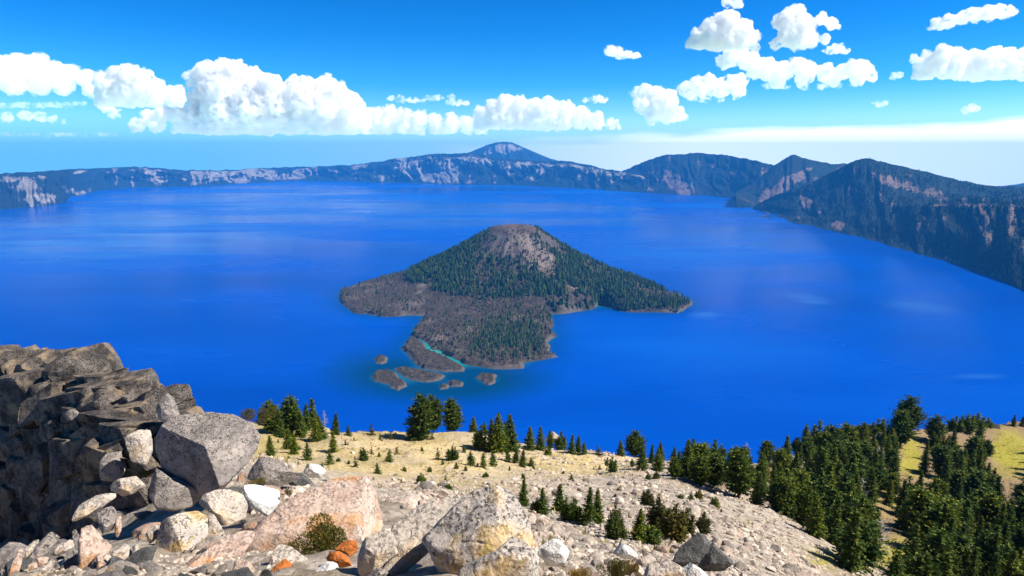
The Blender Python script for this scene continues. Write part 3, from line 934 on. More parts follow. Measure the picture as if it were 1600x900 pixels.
def rock(label, outline, Y, mat, depth=0.75, k=2.6, seed=0, sub=5, planes=(), nrand=16, rough=0.035, name='boulder', group=None, cut=(0.62, 0.92)):
    """a boulder whose outline is OUTLINE seen from the viewpoint, DEPTH (share of its half width) thick, chiselled by planes"""
    ol = np.array(outline, float)
    c = (ol.max(0) + ol.min(0)) / 2
    rs = np.random.RandomState(seed + 100)
    C = pt(c[0], c[1], Y)
    w_ = np.array([0, 0, CAM_H]) - C
    dist = np.linalg.norm(w_); w_ = w_ / dist
    r_ = np.array([1.0, 0, 0]); r_ -= w_ * r_.dot(w_); r_ /= np.linalg.norm(r_)
    u_ = np.cross(w_, r_)
    pl = pt(ol[:, 0], ol[:, 1], Y) - C
    qx, qy = pl @ r_, pl @ u_
    # radial outline
    phis = np.linspace(-math.pi, math.pi, 361)
    m = len(qx); R = np.zeros(361)
    for i in range(m):
        x0, y0, x1, y1 = qx[i], qy[i], qx[(i + 1) % m], qy[(i + 1) % m]
        dx, dy = np.cos(phis), np.sin(phis)
        den = dx * (y1 - y0) - dy * (x1 - x0)
        with np.errstate(divide='ignore', invalid='ignore'):
            t = (x0 * (y1 - y0) - y0 * (x1 - x0)) / den
            s = (x0 * dy - y0 * dx) / den
        ok = (t > 0) & (s >= -1e-6) & (s <= 1 + 1e-6)
        R = np.where(ok, np.maximum(R, t), R)
    R = np.where(R <= 0, np.median(R[R > 0]), R)
    V, Fc = ICO[sub]
    phi = np.arctan2(V[:, 1], V[:, 0]); st_ = np.hypot(V[:, 0], V[:, 1]); ct = np.abs(V[:, 2])
    Rp = np.interp(phi, phis, R)
    size = R.mean()
    dp = depth * size
    rad_ = 1.0 / ((st_ / Rp) ** k + (ct / dp) ** k) ** (1 / k)
    P = V * rad_[:, None]
    pls = [(np.array(n, float) / np.linalg.norm(n), d * size) for n, d in planes]     # planes are given in (right, up, toward viewer)
    for i in range(nrand):
        n = rs.randn(3); n[2] = abs(n[2]) * 1.2 + 0.45; n /= np.linalg.norm(n)
        sup = (P @ n).max()
        pls.append((n, sup * rs.uniform(*cut)))
    for n, d in pls:
        q = P @ n
        P = np.where((q > d)[:, None], P - np.outer(q - d, n) * 0.985, P)
    nrm = V
    f = fbm(P / size * 1.7 + seed, 5, seed) * rough * size + ridged(P / size * 3.1 + seed, 4, seed + 3) * rough * 0.35 * size
    _, e, _, rn = cells(P / size * 2.2 + seed * 3.1, seed)
    f = f + (rn[:, 0] - 0.5) * rough * 1.0 * size - np.clip(0.06 - e, 0, 1) * rough * 6 * size
    f2 = fbm(P / size * 9 + seed, 4, seed + 5) * rough * 0.22 * size
    P = P + nrm * (f + f2)[:, None]
    Wd = P[:, :1] * r_ + P[:, 1:2] * u_ + P[:, 2:] * w_
    o = obj(name, mesh_data(name, Wd, Fc, RM[mat] if isinstance(mat, str) else mat, False), loc=C)
    me = o.data
    me.polygons.foreach_set('use_smooth', np.full(len(me.polygons), sub >= 5))
    tag(o, label, 'rock' if name != 'boulder' else 'boulder', group)
    return o


# the big craggy outcrop on the left (one cliff of fractured rock)
oc = [(-260,[(556,27),(590,23.5),(640,22.5),(700,22.3),(780,22.2),(960,22)]),
      (-60,[(548,26.5),(585,23),(630,21.8),(690,21.6),(780,21.5),(950,20.6)]),
      (0,[(547,26),(580,22.5),(618,21),(690,20.8),(780,20.6),(930,19.6)]),
      (40,[(549,25.5),(580,22),(610,20),(690,19.8),(780,19.6),(910,18.6)]),
      (62,[(544,25),(585,21),(625,19.2),(690,19),(770,18.8),(890,17.8)]),
      (90,[(548,24.6),(590,20.5),(655,18.2),(700,18),(770,17.8),(870,16.9)]),
      (120,[(543,24.2),(595,20),(650,17.8),(700,17.2),(765,17),(850,16.3)]),
      (136,[(558,23.8),(600,19.5),(645,17.5),(700,16.8),(760,16.4),(830,15.8)]),
      (164,[(572,23.2),(610,19),(650,17),(700,16),(750,15.8),(800,15.4)]),
      (168,[(581,23),(612,19),(650,17),(700,15.8),(750,15.6),(795,15.2)]),
      (190,[(577,22),(620,18.5),(660,16.6),(700,15.4),(745,15.2),(785,15)]),
      (202,[(589,21.5),(625,18.2),(662,16.2),(700,15.2),(745,15),(780,14.8)]),
      (214,[(588,21),(630,17.8),(665,16),(700,15),(740,14.8),(775,14.6)]),
      (240,[(597,20),(640,17),(670,15.6),(700,14.8),(735,14.6),(770,14.4)]),
      (262,[(612,19),(645,16.6),(672,15.4),(700,14.6),(730,14.5),(765,14.3)]),
      (272,[(630,18),(655,16.4),(675,15.4),(700,14.7),(730,14.6),(760,14.5)]),
      (290,[(668,17),(680,16.4),(690,15.6),(705,15),(730,14.9),(755,14.8)])]
xs = np.array([q[0] for q in oc], float)
U = np.linspace(-260, 290, 420); t = np.linspace(0, 1, 300); tk = np.linspace(0, 1, 6)
cy = np.stack([np.interp(U, xs, [q[1][j][0] for q in oc]) for j in range(6)], 1)
cD = np.stack([np.interp(U, xs, [q[1][j][1] for q in oc]) for j in range(6)], 1)
YP = np.stack([np.interp(t, tk, cy[i]) for i in range(len(U))], 1); D = np.stack([np.interp(t, tk, cD[i]) for i in range(len(U))], 1)
UU = np.tile(U, (300, 1)); TT = np.tile(t[:, None], (1, len(U)))
P = pt(UU, YP, D)
P = P + 0.25 * np.stack([0 * UU, fbm(P * 0.8, 4, 3), fbm(P * 0.8, 4, 4)], -1) * np.clip(TT * 8, .2, 1)[..., None]
# close the back and the foot so that it is a solid mass
bk1 = P[0] * (1 + 3.0 / P[0][:, 1:2]); bk1[:, 2] = P[0][:, 2] - 2.2; bk2 = P[0] * (1 + 6.0 / P[0][:, 1:2]); bk2[:, 2] = P[0][:, 2] - 10; ft = P[-1] + [0, 0, -3.0]
Pall = np.concatenate([bk2[None], bk1[None], P, ft[None]])
crag = rock_mat('crag_rock', (0.225, 0.19, 0.16), (0.058, 0.05, 0.044), (0.009, 0.008, 0.008), 0.95, (0.40, 0.29, 0.18), 0.5, 1.3)
rs = np.random.RandomState(77)
VV, FF, off = [Pall.reshape(-1, 3)], [], len(Pall.reshape(-1, 3))
gf = grid_faces(*Pall.shape[:2])
FF.append(np.concatenate([gf[:, [0, 2, 1]], gf[:, [0, 3, 2]]]))
ax1 = np.array([.86, -.42, .30]); ax1 /= np.linalg.norm(ax1)
ax3 = np.array([-.22, .12, .97]); ax3 -= ax1 * ax3.dot(ax1); ax3 /= np.linalg.norm(ax3)
FRM = np.stack([ax1, np.cross(ax3, ax1), ax3])
SKYB = [(14,552,26,.8),(48,556,25.5,.7),(88,554,25,.75),(122,553,24.4,.8),(133,566,23.8,.6),(160,580,23.2,.55),(184,588,22.3,.65),(206,598,21.5,.62),(222,606,20.8,.55),(240,612,20,.6),(256,622,19.2,.5),(268,636,18.4,.4)]
for i in range(1800 + len(SKYB)):
    ci = int(np.clip(rs.rand() ** .8 * (len(U) - 1), 0, len(U) - 1))
    ti = int(np.clip((rs.rand() ** (1.5 if i % 2 else .9)) * 299, 0, 299))
    if i < 1800 and U[ci] > 262 or i < 1800 and (ti > 110 and U[ci] < 190 and i % 4): continue
    c_ = P[ti, ci]
    sz = np.exp(rs.randn() * .5) * .36
    if U[ci] > 130: sz *= .8
    if U[ci] > 225: sz *= .6
    sz = min(sz, .95)
    if ti > 110 and U[ci] < 190: sz *= .7
    if ti < 60: sz = min(sz, .42 if U[ci] < 130 else .28)
    inn = np.array([0, sz * .5, -sz * (1.3 if ti < 45 else .2)])
    if i >= 1800:
        u_, v_, D_, sz = SKYB[i - 1800]
        sz *= .85; c_ = pt(u_, v_, D_ - .2); inn = np.array([0, 0, -sz * 1.0])
    V0, F0 = ICO[4] if sz > .45 else ICO[3]
    A = FRM + rs.randn(3, 3) * .16
    dims = np.array([1.25, 1.0, .72]) * rs.uniform(.7, 1.25, 3)
    Pb = V0 * 1.7
    for k_ in range(3):
        for sg_ in (1, -1):
            n = A[k_] * sg_ + rs.randn(3) * .10; n /= np.linalg.norm(n)
            q = Pb @ n
            Pb = np.where((q > dims[k_])[:, None], Pb - np.outer(q - dims[k_], n), Pb)
    for k_ in range(4):
        n = rs.randn(3); n /= np.linalg.norm(n)
        q = Pb @ n; d_ = q.max() * rs.uniform(.66, .92)
        Pb = np.where((q > d_)[:, None], Pb - np.outer(q - d_, n), Pb)
    Pb = Pb + V0 * (0.028 * fbm(Pb * 1.6 + i, 4, i) + .022 * ridged(Pb * 2.4 + i, 3, i))[:, None]
    VV.append(Pb * sz + c_ + inn); FF.append(F0 + off); off += len(V0)
o = obj('rock_outcrop', mesh_data('rock_outcrop', np.concatenate(VV), np.concatenate(FF), crag, False))
tag(o, 'tall dark fractured crag with a shadowed wall at the left edge', 'rock outcrop')

ROCKS = [
 # label, outline, Y, material, depth, k, extra
 ('largest grey rounded boulder leaning on the dark crag', [(241,704),(246,680),(254,664),(266,654),(295,646),(330,642),(363,645),(395,660),(411,680),(405,700),(380,731),(355,758),(335,772),(312,774),(285,764),(258,742)], 12.0, 'grey', .8, 3.0, dict(sub=6, planes=[((-.15,.66,.72), .66), ((.5,.05,.85), .62), ((-.62,-.42,.66), .50)], rough=.026, nrand=3, cut=(.92,.99))),
 ('grey wedge of rock tucked under the largest rounded boulder', [(236,740),(246,722),(256,738),(290,752),(314,762),(316,776),(300,791),(272,798),(245,796),(232,774)], 11.6, 'grey', .6, 3.0, dict(sub=5, planes=[((.1,.75,.65), .42)], rough=.03, nrand=4)),
 ('pale block perched at the right end of the dark crag', [(243,640),(252,622),(262,613),(272,622),(281,648),(264,660),(248,656)], 15.0, 'grey', .8, 3, {}),
 ('bright white flat faced rock beside the pink slab', [(380,757),(400,756),(439,763),(438,784),(419,808),(397,795),(383,779)], 9.5, 'white', .5, 3.4, dict(planes=[((.25,.55,.8), .28)], rough=.02, nrand=4, cut=(.85,.97))),
 ('flat pale rock wedged below the largest rounded boulder', [(308,786),(318,772),(333,765),(359,761),(380,769),(390,794),(384,815),(367,836),(350,822),(338,807)], 10.0, 'pale', .6, 3, dict(planes=[((.2,.5,.8), .34)], nrand=6)),
 ('speckled boulder with a deep shadowed left side', [(226,880),(238,850),(251,815),(280,800),(312,793),(327,803),(325,840),(320,856),(302,878),(285,902),(228,902)], 8.2, 'lichen', .9, 3, dict(sub=5, planes=[((.2,.5,.75), .34), ((-.75,-.1,.6), .20)], nrand=5, cut=(.85,.97), rough=.025)),
 ('small triangular pale rock right of the speckled boulder', [(327,801),(334,803),(353,836),(338,855),(319,857),(324,830)], 8.6, 'pale', .6, 3, {}),
 ('low grey rock beyond the white flat faced rock', [(382,748),(392,722),(402,712),(420,712),(440,722),(472,746),(440,760),(405,754)], 14.0, 'grey', .8, 2.6, dict(planes=[((.1,.75,.6), .42)])),
 ('small grey stone at the back edge of the ledge', [(446,750),(458,741),(472,738),(490,754),(470,760),(450,758)], 15.0, 'slate', .8, 2.6, {}),
 ('white stone beyond the ledge above the pink slab', [(474,738),(480,724),(500,726),(510,736),(500,748),(482,746)], 20.0, 'white', .7, 2.8, {}),
 ('long pink slab carrying the olive shrub', [(378,856),(396,832),(416,810),(462,776),(498,758),(522,744),(556,739),(592,741),(604,760),(620,798),(612,822),(588,842),(560,856),(510,870),(440,874),(400,876)], 7.8, 'pink', .55, 3.0, dict(sub=6, planes=[((-.1,.62,.75), .28), ((.75,.25,.55), .80)], rough=.034, nrand=9, cut=(.88,.99))),
 ('narrow pinkish slab running down to the bottom edge', [(262,914),(296,882),(346,842),(384,822),(404,828),(386,858),(366,890),(352,916)], 6.4, 'pink', .55, 3.0, dict(sub=5, planes=[((-.1,.6,.75), .3)])),
 ('round reddish stone in the dark gap under the pink slab', [(366,878),(378,873),(390,878),(402,896),(396,910),(360,910)], 5.6, 'pink', .9, 2.4, {}),
 ('tan rock below the olive shrub', [(424,866),(436,845),(454,852),(482,872),(480,890),(455,912),(412,912)], 5.9, 'pale', .6, 2.8, dict(planes=[((0,.6,.75), .3)])),
 ('orange brown stone in front of the tan rock', [(416,902),(430,884),(446,872),(460,882),(456,908),(418,914)], 5.5, 'orange', .7, 2.8, {}),
 ('upper bright orange stone under the shrub', [(522,859),(532,850),(542,844),(555,844),(560,856),(549,871),(538,865)], 5.8, 'orange', .8, 3, {}),
 ('lower bright orange stone under the shrub', [(508,875),(516,862),(530,861),(545,871),(550,884),(534,887),(520,879)], 5.6, 'orange', .8, 3, {}),
 ('whitish stone below the orange stones', [(487,897),(507,879),(522,875),(532,888),(536,908),(486,910)], 5.3, 'white', .7, 2.8, {}),
 ('great lichen spotted boulder at the bottom centre', [(662,842),(688,814),(710,792),(736,768),(762,754),(782,755),(798,768),(812,788),(826,814),(840,850),(838,900),(776,915),(720,912),(694,905),(676,872)], 5.0, 'lichen', .75, 2.5, dict(sub=6, planes=[((-.3,.45,.85), .60), ((.6,.25,.7), .74)], rough=.034, nrand=8, cut=(.9,.99))),
 ('pinkish slab leaning left against the great lichen boulder', [(612,822),(650,784),(670,776),(714,765),(745,766),(748,800),(700,838),(650,880),(610,908),(580,906),(614,868)], 5.4, 'pale', .5, 3, dict(sub=5, planes=[((-.1,.55,.8), .25)], nrand=5, cut=(.86,.98))),
 ('pale block split from the leaning slab by a crack', [(560,846),(584,832),(612,820),(618,842),(621,866),(600,882),(572,908),(560,900),(556,866)], 5.2, 'pale', .7, 3, dict(planes=[((-.1,.55,.8), .42), ((-.6,-.2,.7), .5)])),
 ('rounded lichen boulder cut by the bottom edge', [(712,912),(722,886),(750,872),(776,860),(800,838),(820,844),(836,862),(842,912)], 4.5, 'lichen', .8, 2.6, dict(sub=5)),
 ('dark slate grey upright boulder on the talus', [(1048,882),(1056,864),(1066,852),(1090,832),(1100,834),(1111,848),(1106,862),(1092,880),(1068,886)], 12.0, 'slate', .7, 3, dict(planes=[((-.2,.3,.9), .42)], nrand=5, cut=(.85,.97))),
 ('lower slate grey boulder behind the upright one', [(1090,884),(1100,868),(1110,852),(1121,854),(1134,868),(1148,878),(1132,892),(1098,894)], 12.4, 'slate', .7, 2.8, {}),
 ('pale pointed stone above the autumn shrubs', [(956,864),(970,847),(984,855),(998,866),(996,874),(974,874)], 11.0, 'white', .8, 2.8, {}),
 ('broad tan slab at the bottom edge beside the autumn shrubs', [(1002,912),(1012,880),(1030,873),(1048,874),(1068,888),(1074,912)], 7.2, 'pale', .6, 3, dict(planes=[((0,.6,.75), .32)])),
 ('white stone in front of the slate boulders', [(1062,890),(1078,878),(1094,888),(1108,899),(1106,910),(1068,910)], 7.6, 'white', .7, 2.8, {}),
 ('bright whitish boulder just right of the great lichen boulder', [(842,856),(856,844),(872,840),(892,862),(880,886),(852,884)], 7.4, 'white', .8, 2.6, {}),
 ('pink standing slab in the left rubble', [(122,845),(128,824),(144,818),(153,831),(162,842),(177,853),(165,866),(153,880),(150,912),(124,914),(122,870)], 6.4, 'pink', .5, 3.2, dict(planes=[((.2,.3,.9), .34)], nrand=4, cut=(.86,.98))),
 ('grey side stone against the pink standing slab', [(112,829),(121,823),(128,826),(126,870),(122,906),(114,868)], 6.7, 'grey', .8, 3, {}),
 ('grey pointed upright stone behind the pink standing slab', [(152,801),(166,793),(181,788),(183,811),(178,828),(162,838),(155,825)], 7.0, 'grey', .6, 3, dict(planes=[((.2,.25,.9), .38)])),
 ('slim reddish stone beside the pointed upright one', [(181,803),(186,802),(190,808),(190,828),(183,843),(179,829)], 7.0, 'pink', .8, 3, {}),
 ('dark wedge stone on the left rubble heap', [(132,810),(144,800),(157,791),(163,794),(154,816),(139,817)], 7.2, 'dark', .7, 3, {}),
 ('long pale ledge stone along the dark gap', [(112,808),(124,789),(151,773),(184,768),(184,776),(164,790),(138,806),(113,816)], 9.2, 'pale', .6, 2.8, {}),
 ('flat pinkish ledge stone under the crag', [(170,759),(184,749),(213,743),(231,760),(209,771),(193,776),(172,767)], 11.4, 'pale', .7, 2.6, {}),
 ('grey tilted plank like stone in the left rubble', [(52,856),(66,840),(84,827),(95,838),(75,863),(53,876)], 6.8, 'grey', .5, 3, dict(planes=[((.2,.45,.85), .3)])),
 ('yellow stained thin stone left of the tilted plank', [(39,858),(53,844),(64,842),(50,866),(40,878)], 6.9, 'pale', .6, 3, {}),
 ('leftmost upright sliver of rubble', [(12,902),(22,872),(30,856),(37,853),(34,880),(25,908)], 6.6, 'pink', .6, 3, {}),
 ('pale lying stone between plank and pink slab', [(77,870),(90,852),(102,844),(114,842),(117,854),(94,868)], 6.6, 'pale', .6, 2.8, {}),
 ('small pink chip below the tilted plank', [(57,872),(68,868),(77,871),(73,881),(60,885)], 6.4, 'pink', .8, 2.6, {}),
 ('small pink chip lower at the left bottom', [(43,884),(52,877),(60,880),(58,888),(46,892)], 6.3, 'pink', .8, 2.6, {}),
 ('long pale sliver at the bottom left', [(42,906),(58,889),(84,872),(89,879),(62,912)], 6.2, 'pale', .6, 2.8, {}),
 ('grey rounded stone at the bottom right of the rubble', [(162,886),(170,872),(180,867),(200,878),(210,889),(202,912),(166,912)], 6.0, 'slate', .8, 2.6, {}),
 ('pale broken stone above the grey rounded one', [(170,866),(184,851),(198,848),(208,864),(206,880),(190,878)], 6.3, 'pale', .7, 2.8, {}),
 ('small upright pale stone at the rubble edge', [(206,853),(212,848),(218,851),(219,864),(212,884),(207,874)], 6.3, 'pale', .7, 3, {}),
 ('small brown upright stone before the pink slab', [(150,866),(155,862),(160,865),(162,886),(156,892),(151,888)], 6.1, 'pink', .7, 3, {}),
 ('rounded pale stone left of the speckled boulder', [(226,836),(236,822),(249,819),(251,836),(234,851)], 8.4, 'pale', .8, 2.6, {}),
 ('pale square block on the right of the crag', [(194,684),(214,672),(236,668),(239,704),(228,728),(205,720)], 14.2, 'pale', .7, 3.2, {}),
 ('bluish grey block in the shade of the crag', [(156,722),(168,706),(187,697),(199,730),(186,750),(157,753)], 14.6, 'grey', .7, 3.2, {}),
 ('light flat stone on a step of the crag', [(100,648),(112,636),(128,640),(138,652),(128,662),(104,656)], 17.4, 'grey', .7, 3, {}),
 ('small pale rock heap on the bench edge beside the trees', [(850,689),(857,678),(864,674),(873,681),(879,690),(862,694)], 82.0, 'pale', .8, 2.8, {}),
 ('dark rock crown at the skyline left of the tall pine', [(1322,694),(1328,668),(1350,663),(1378,666),(1392,676),(1390,698),(1350,704)], 134.0, 'dark', .8, 3, {}),
 ('dark rock crown at the skyline right of the tall pine', [(1480,680),(1490,662),(1512,656),(1540,660),(1564,664),(1562,680),(1510,688)], 158.0, 'dark', .8, 3, {}),
 ('grey stone under the small crack of the leaning slab', [(575,900),(586,888),(600,886),(612,900),(606,912),(578,912)], 4.9, 'grey', .8, 2.6, {}),
]
for i, (lab, ol, Yr, mat, dp, k, ex) in enumerate(ROCKS):
    kw = dict(sub=4, nrand=12)
    kw.update(ex)
    rock(lab, ol, Yr, mat, dp, k, seed=i * 7 + 3, name='boulder' if (max(p[0] for p in ol) - min(p[0] for p in ol)) * Yr > 600 else 'rock', **kw)


# ------------------------------------------------------------------ middle sized rubble between the near rocks
rs = np.random.RandomState(5)
RUB = []
for (x0, x1, y0, y1, n_) in [(20, 240, 872, 925, 30), (110, 235, 760, 812, 14), (215, 420, 815, 930, 34), (300, 480, 735, 815, 26), (830, 1100, 850, 925, 20), (600, 780, 770, 800, 5)]:
    for q in range(n_): RUB.append((rs.uniform(x0, x1), rs.uniform(y0, y1)))
RUBM = [RM['pale'], RM['pink'], RM['grey'], RM['pale'], RM['slate']]


# ------------------------------------------------------------------ talus stones
def stone_shape(seed, sub=2):
    V, Fc = ICO[sub]
    rs = np.random.RandomState(seed)
    P = V * [1.0, rs.uniform(.55, .9), rs.uniform(.35, .65)] * 1.25
    for i in range(9):
        n = rs.randn(3); n /= np.linalg.norm(n)
        q = P @ n; d = q.max() * rs.uniform(.42, .85)
        P = np.where((q > d)[:, None], P - np.outer(q - d, n), P)
    P = P + V * (0.05 * fbm(V * 2.2 + seed, 3, seed))[:, None]
    return P, Fc


SH = [stone_shape(s, 3) for s in range(14)]
SH2 = [stone_shape(s, 2) for s in range(14)]
rs = np.random.RandomState(12)


def talus_density(px, py):
    d = 0
    for (x, y, rx, ry, ang, a) in [(960, 745, 130, 34, 10, 1.0), (1080, 790, 150, 46, 25, 1.0), (1190, 860, 130, 50, 25, 1.0), (860, 850, 90, 50, 0, .8), (950, 860, 120, 50, 0, .7), (700, 770, 120, 26, 0, .7), (560, 770, 90, 20, 0, .4),
                                   (1120, 900, 120, 40, 0, .8), (430, 760, 60, 40, 0, .7), (860, 760, 90, 26, 0, .5), (640, 700, 240, 40, 0, .05), (1300, 800, 120, 40, 0, .08), (330, 890, 80, 40, 0, .5), (140, 905, 120, 34, 0, .9), (215, 770, 40, 14, -20, .6), (330, 880, 120, 30, 0, .35)]:
        d = np.maximum(d, a * blob(px, py, x, y, rx, ry, ang))
    return d * np.where((px > 395) & (px < 680) & (py > 825), .12, 1)


st = []
while len(st) < 26000:
    u = rs.uniform(-60, 1400, 4000); v_ = rs.uniform(700, 960, 4000)
    keep = rs.rand(4000) < talus_density(u, v_) * np.clip(.75 + 1.1 * fbm(np.stack([u * .03, v_ * .09, 0 * u], -1), 3, 5), .15, 1.3)
    a, k = ray(u[keep], v_[keep])
    # the same march for all at once on a table of the slope
    st += list(zip(u[keep], v_[keep]))
st = np.array(st[:26000])
a, k = ray(st[:, 0], st[:, 1])
Ys = np.geomspace(3.4, 170, 160)
tab = ground_z(np.repeat(np.linspace(-1.0, 1.0, 401)[:, None], 160, 1), np.repeat(Ys[None], 401, 0))
ai = np.clip(np.round((a + 1.0) / 2.0 * 400).astype(int), 0, 400)
ab = tab[ai] >= CAM_H + k[:, None] * Ys[None]
ok = ab.any(1)
Yh = Ys[np.argmax(ab, 1)]
st, a, Yh = st[ok], a[ok], Yh[ok]
gz = ground_z(a, Yh)
size = np.exp(rs.randn(len(a)) * 0.66) * 0.062 * np.clip(Yh / 22, 0.22, 1.5)
size = np.minimum(size, 0.6) * np.where((Yh > 14) & (Yh < 70), .8, 1.0)
pos = np.stack([a * Yh, Yh, gz + size * rs.uniform(-.25, .12, len(a))], -1)
order = np.argsort(-(size / Yh))
single = order[:250]; rest = order[250:]
for q, (u_, v_) in enumerate(RUB):
    Yr = hit(u_, v_)
    sz = np.exp(rs.randn() * .4) * (.020 if u_ < 430 else .013) * min(Yr, 12)
    P_, F_ = stone_shape(300 + q, 4)
    f_ = fbm(P_ * 2.6 + q, 4, q) * .05
    me = mesh_data('rubble_stone', P_ + ICO[4][0] * f_[:, None], F_, RUBM[int(rs.randint(5))] if u_ < 430 else RUBM[[0, 1, 3][q % 3]], False)
    o = obj('rubble_stone', me, loc=pt(u_, v_, Yr) + [0, 0, sz * .1])
    o.scale = (sz,) * 3
    o.rotation_euler = (rs.uniform(-.5, .5), rs.uniform(-.5, .5), rs.uniform(0, 6.28))
    tag(o, 'angular stone wedged among the big rocks in front', 'stone', 'rubble between the near rocks')
stone_me = [mesh_data('talus_stone', P, Fc, STONE1, False) for P, Fc in SH]
for n_, i in enumerate(single):
    o = obj('talus_stone', stone_me[int(rs.randint(14))], loc=pos[i])
    o.scale = (size[i],) * 3
    o.rotation_euler = (rs.uniform(-.5, .5), rs.uniform(-.5, .5), rs.uniform(0, 6.28))
    tag(o, 'loose angular stone lying among many on the pale talus', 'stone', 'loose stones on the talus slope')
VV, FF, off = [], [], 0
for i in rest:
    P, Fc = SH2[int(rs.randint(14))]
    t1, t2 = rs.uniform(0, 6.28), rs.uniform(-.5, .5)
    c1, s1, c2, s2 = math.cos(t1), math.sin(t1), math.cos(t2), math.sin(t2)
    Rm = np.array([[c1, -s1, 0], [s1, c1, 0], [0, 0, 1]]) @ np.array([[1, 0, 0], [0, c2, -s2], [0, s2, c2]])
    VV.append((P * size[i]) @ Rm.T + pos[i]); FF.append(Fc + off); off += len(P)
tag(obj('scree', mesh_data('scree', np.concatenate(VV), np.concatenate(FF), STONE, False)), 'countless small stones covering the talus slope', 'scree', kind='stuff')


# ------------------------------------------------------------------ dry grass tufts (beyond counting)
rs = np.random.RandomState(31)
u = rs.uniform(390, 1640, 30000); v_ = rs.uniform(655, 905, 30000)
dn = np.maximum.reduce([.5 * blob(u, v_, 660, 712, 250, 48, 3), .4 * blob(u, v_, 900, 722, 110, 22), .9 * blob(u, v_, 1578, 712, 60, 60), .9 * blob(u, v_, 1392, 866, 60, 40), .8 * blob(u, v_, 1420, 720, 34, 50), .35 * blob(u, v_, 1150, 740, 120, 30), .3 * blob(u, v_, 1300, 790, 160, 60), .12 * blob(u, v_, 1000, 800, 200, 70)])
dn = dn * np.clip(.6 + 1.3 * fbm(np.stack([u * .02, v_ * .06, 0 * u], -1), 3, 15), 0, 1.2)
kp = rs.rand(30000) < dn * .6
u, v_ = u[kp], v_[kp]
a, k = ray(u, v_)
ai = np.clip(np.round((a + 1.0) / 2.0 * 400).astype(int), 0, 400)
ab = tab[ai] >= CAM_H + k[:, None] * Ys[None]
ok = ab.any(1); Yh = Ys[np.argmax(ab, 1)][ok]; a = a[ok]
base_ = np.stack([a * Yh, Yh, ground_z(a, Yh) - .02], -1)
nb_ = 7; n_ = len(base_)
an = rs.rand(n_, nb_) * 6.283; hb = rs.uniform(.10, .34, (n_, 1)) * rs.uniform(.6, 1.1, (n_, nb_)); lean = rs.uniform(.1, .8, (n_, nb_)) * hb
rt_ = rs.uniform(0, .14, (n_, nb_))
cxn, sxn = np.cos(an), np.sin(an)
b0 = base_[:, None] + np.stack([cxn * rt_, sxn * rt_, 0 * an], -1)
wd_ = np.stack([-sxn, cxn, 0 * an], -1) * .035
tipp = b0 + np.stack([cxn * lean, sxn * lean, hb], -1)
Vg = np.stack([b0 - wd_, b0 + wd_, tipp], 2).reshape(-1, 3)
gg = M('dry_grass_blades', .9, .1)
gg.color(gg.ramp(gg.n('ShaderNodeNewGeometry').outputs['Random Per Island'], (0, (.16, .15, .035)), (.5, (.36, .30, .09)), (1, (.55, .44, .18))))
tag(obj('dry_grass', mesh_data('dry_grass', Vg, np.arange(len(Vg)).reshape(-1, 3), gg.m, False)), 'dry straw coloured grass tufts on the sandy ground', 'grass', kind='stuff')

# ------------------------------------------------------------------ trees
def conifer(seed, shape='fir', levels=24, width=0.2, bare=0.03, clump=0.030, per=7):
    rs = np.random.RandomState(seed)
    V, Fq = [], []
    leaders = [(0, 0, 1.0)]
    if shape == 'pine': leaders = [(0, 0, 1.0), (0.10, 0.03, .86), (-0.08, 0.07, .78), (0.02, -0.10, .70)]
    if shape == 'clump': leaders = [(0, 0, 1.0), (.16, .05, .78), (-.15, .08, .7), (.05, -.16, .62), (-.1, -.12, .85), (.22, -.1, .5), (-.24, -.02, .5)]
    for lx, ly, lh in leaders:
        nl = int(levels * (0.55 + 0.45 * lh))
        for i in range(nl):
            t = (i + rs.rand() * .7) / nl
            z = bare + (lh - bare) * t
            if shape == 'fir': R = width * (1 - t) ** 0.75 * (0.75 + 0.5 * rs.rand()) + 0.012
            elif shape == 'pine': R = width * 0.8 * math.sqrt(max(0.02, 1 - ((t - .42) / .62) ** 2)) * (0.55 + 0.65 * rs.rand())
            else: R = width * 0.55 * (1 - t) ** 0.6 * (0.5 + 0.95 * rs.rand()) + 0.015
            nb = max(3, int(per * (0.5 + R / width)))
            a0 = rs.rand() * 6.28
            for b in range(nb):
                if rs.rand() < 0.12: continue
                an = a0 + b * 6.283 / nb + rs.randn() * 0.25
                L = R * rs.uniform(.55, 1.12)
                el = (0.35 - 0.75 * (1 - t)) if shape != 'pine' else rs.uniform(-.2, .55)
                d = np.array([math.cos(an) * math.cos(el), math.sin(an) * math.cos(el), math.sin(el)])
                ns_ = max(2, int(L / (clump * 0.9)))
                for s in range(ns_):
                    f = (s + 0.6) / ns_
                    p = np.array([lx * t ** .4, ly * t ** .4, z]) + d * L * f + np.array([0, 0, 0.25 * L * f * f])
                    cs = clump * rs.uniform(.7, 1.4) * (1.15 - 0.4 * f)
                    for q in range(2):
                        e1 = d + rs.randn(3) * 0.45; e1 /= np.linalg.norm(e1)
                        e2 = np.cross(e1, rs.randn(3)); e2 /= np.linalg.norm(e2) + 1e-9
                        c = p + rs.randn(3) * clump * 0.35
                        k0 = len(V)
                        V += [c - e1 * cs * .9 - e2 * cs * .25, c - e1 * cs * .2 + e2 * cs * .55, c + e1 * cs * 1.1, c - e1 * cs * .1 - e2 * cs * .55]
                        Fq.append((k0, k0 + 1, k0 + 2, k0 + 3))
    return np.array(V), np.array(Fq)


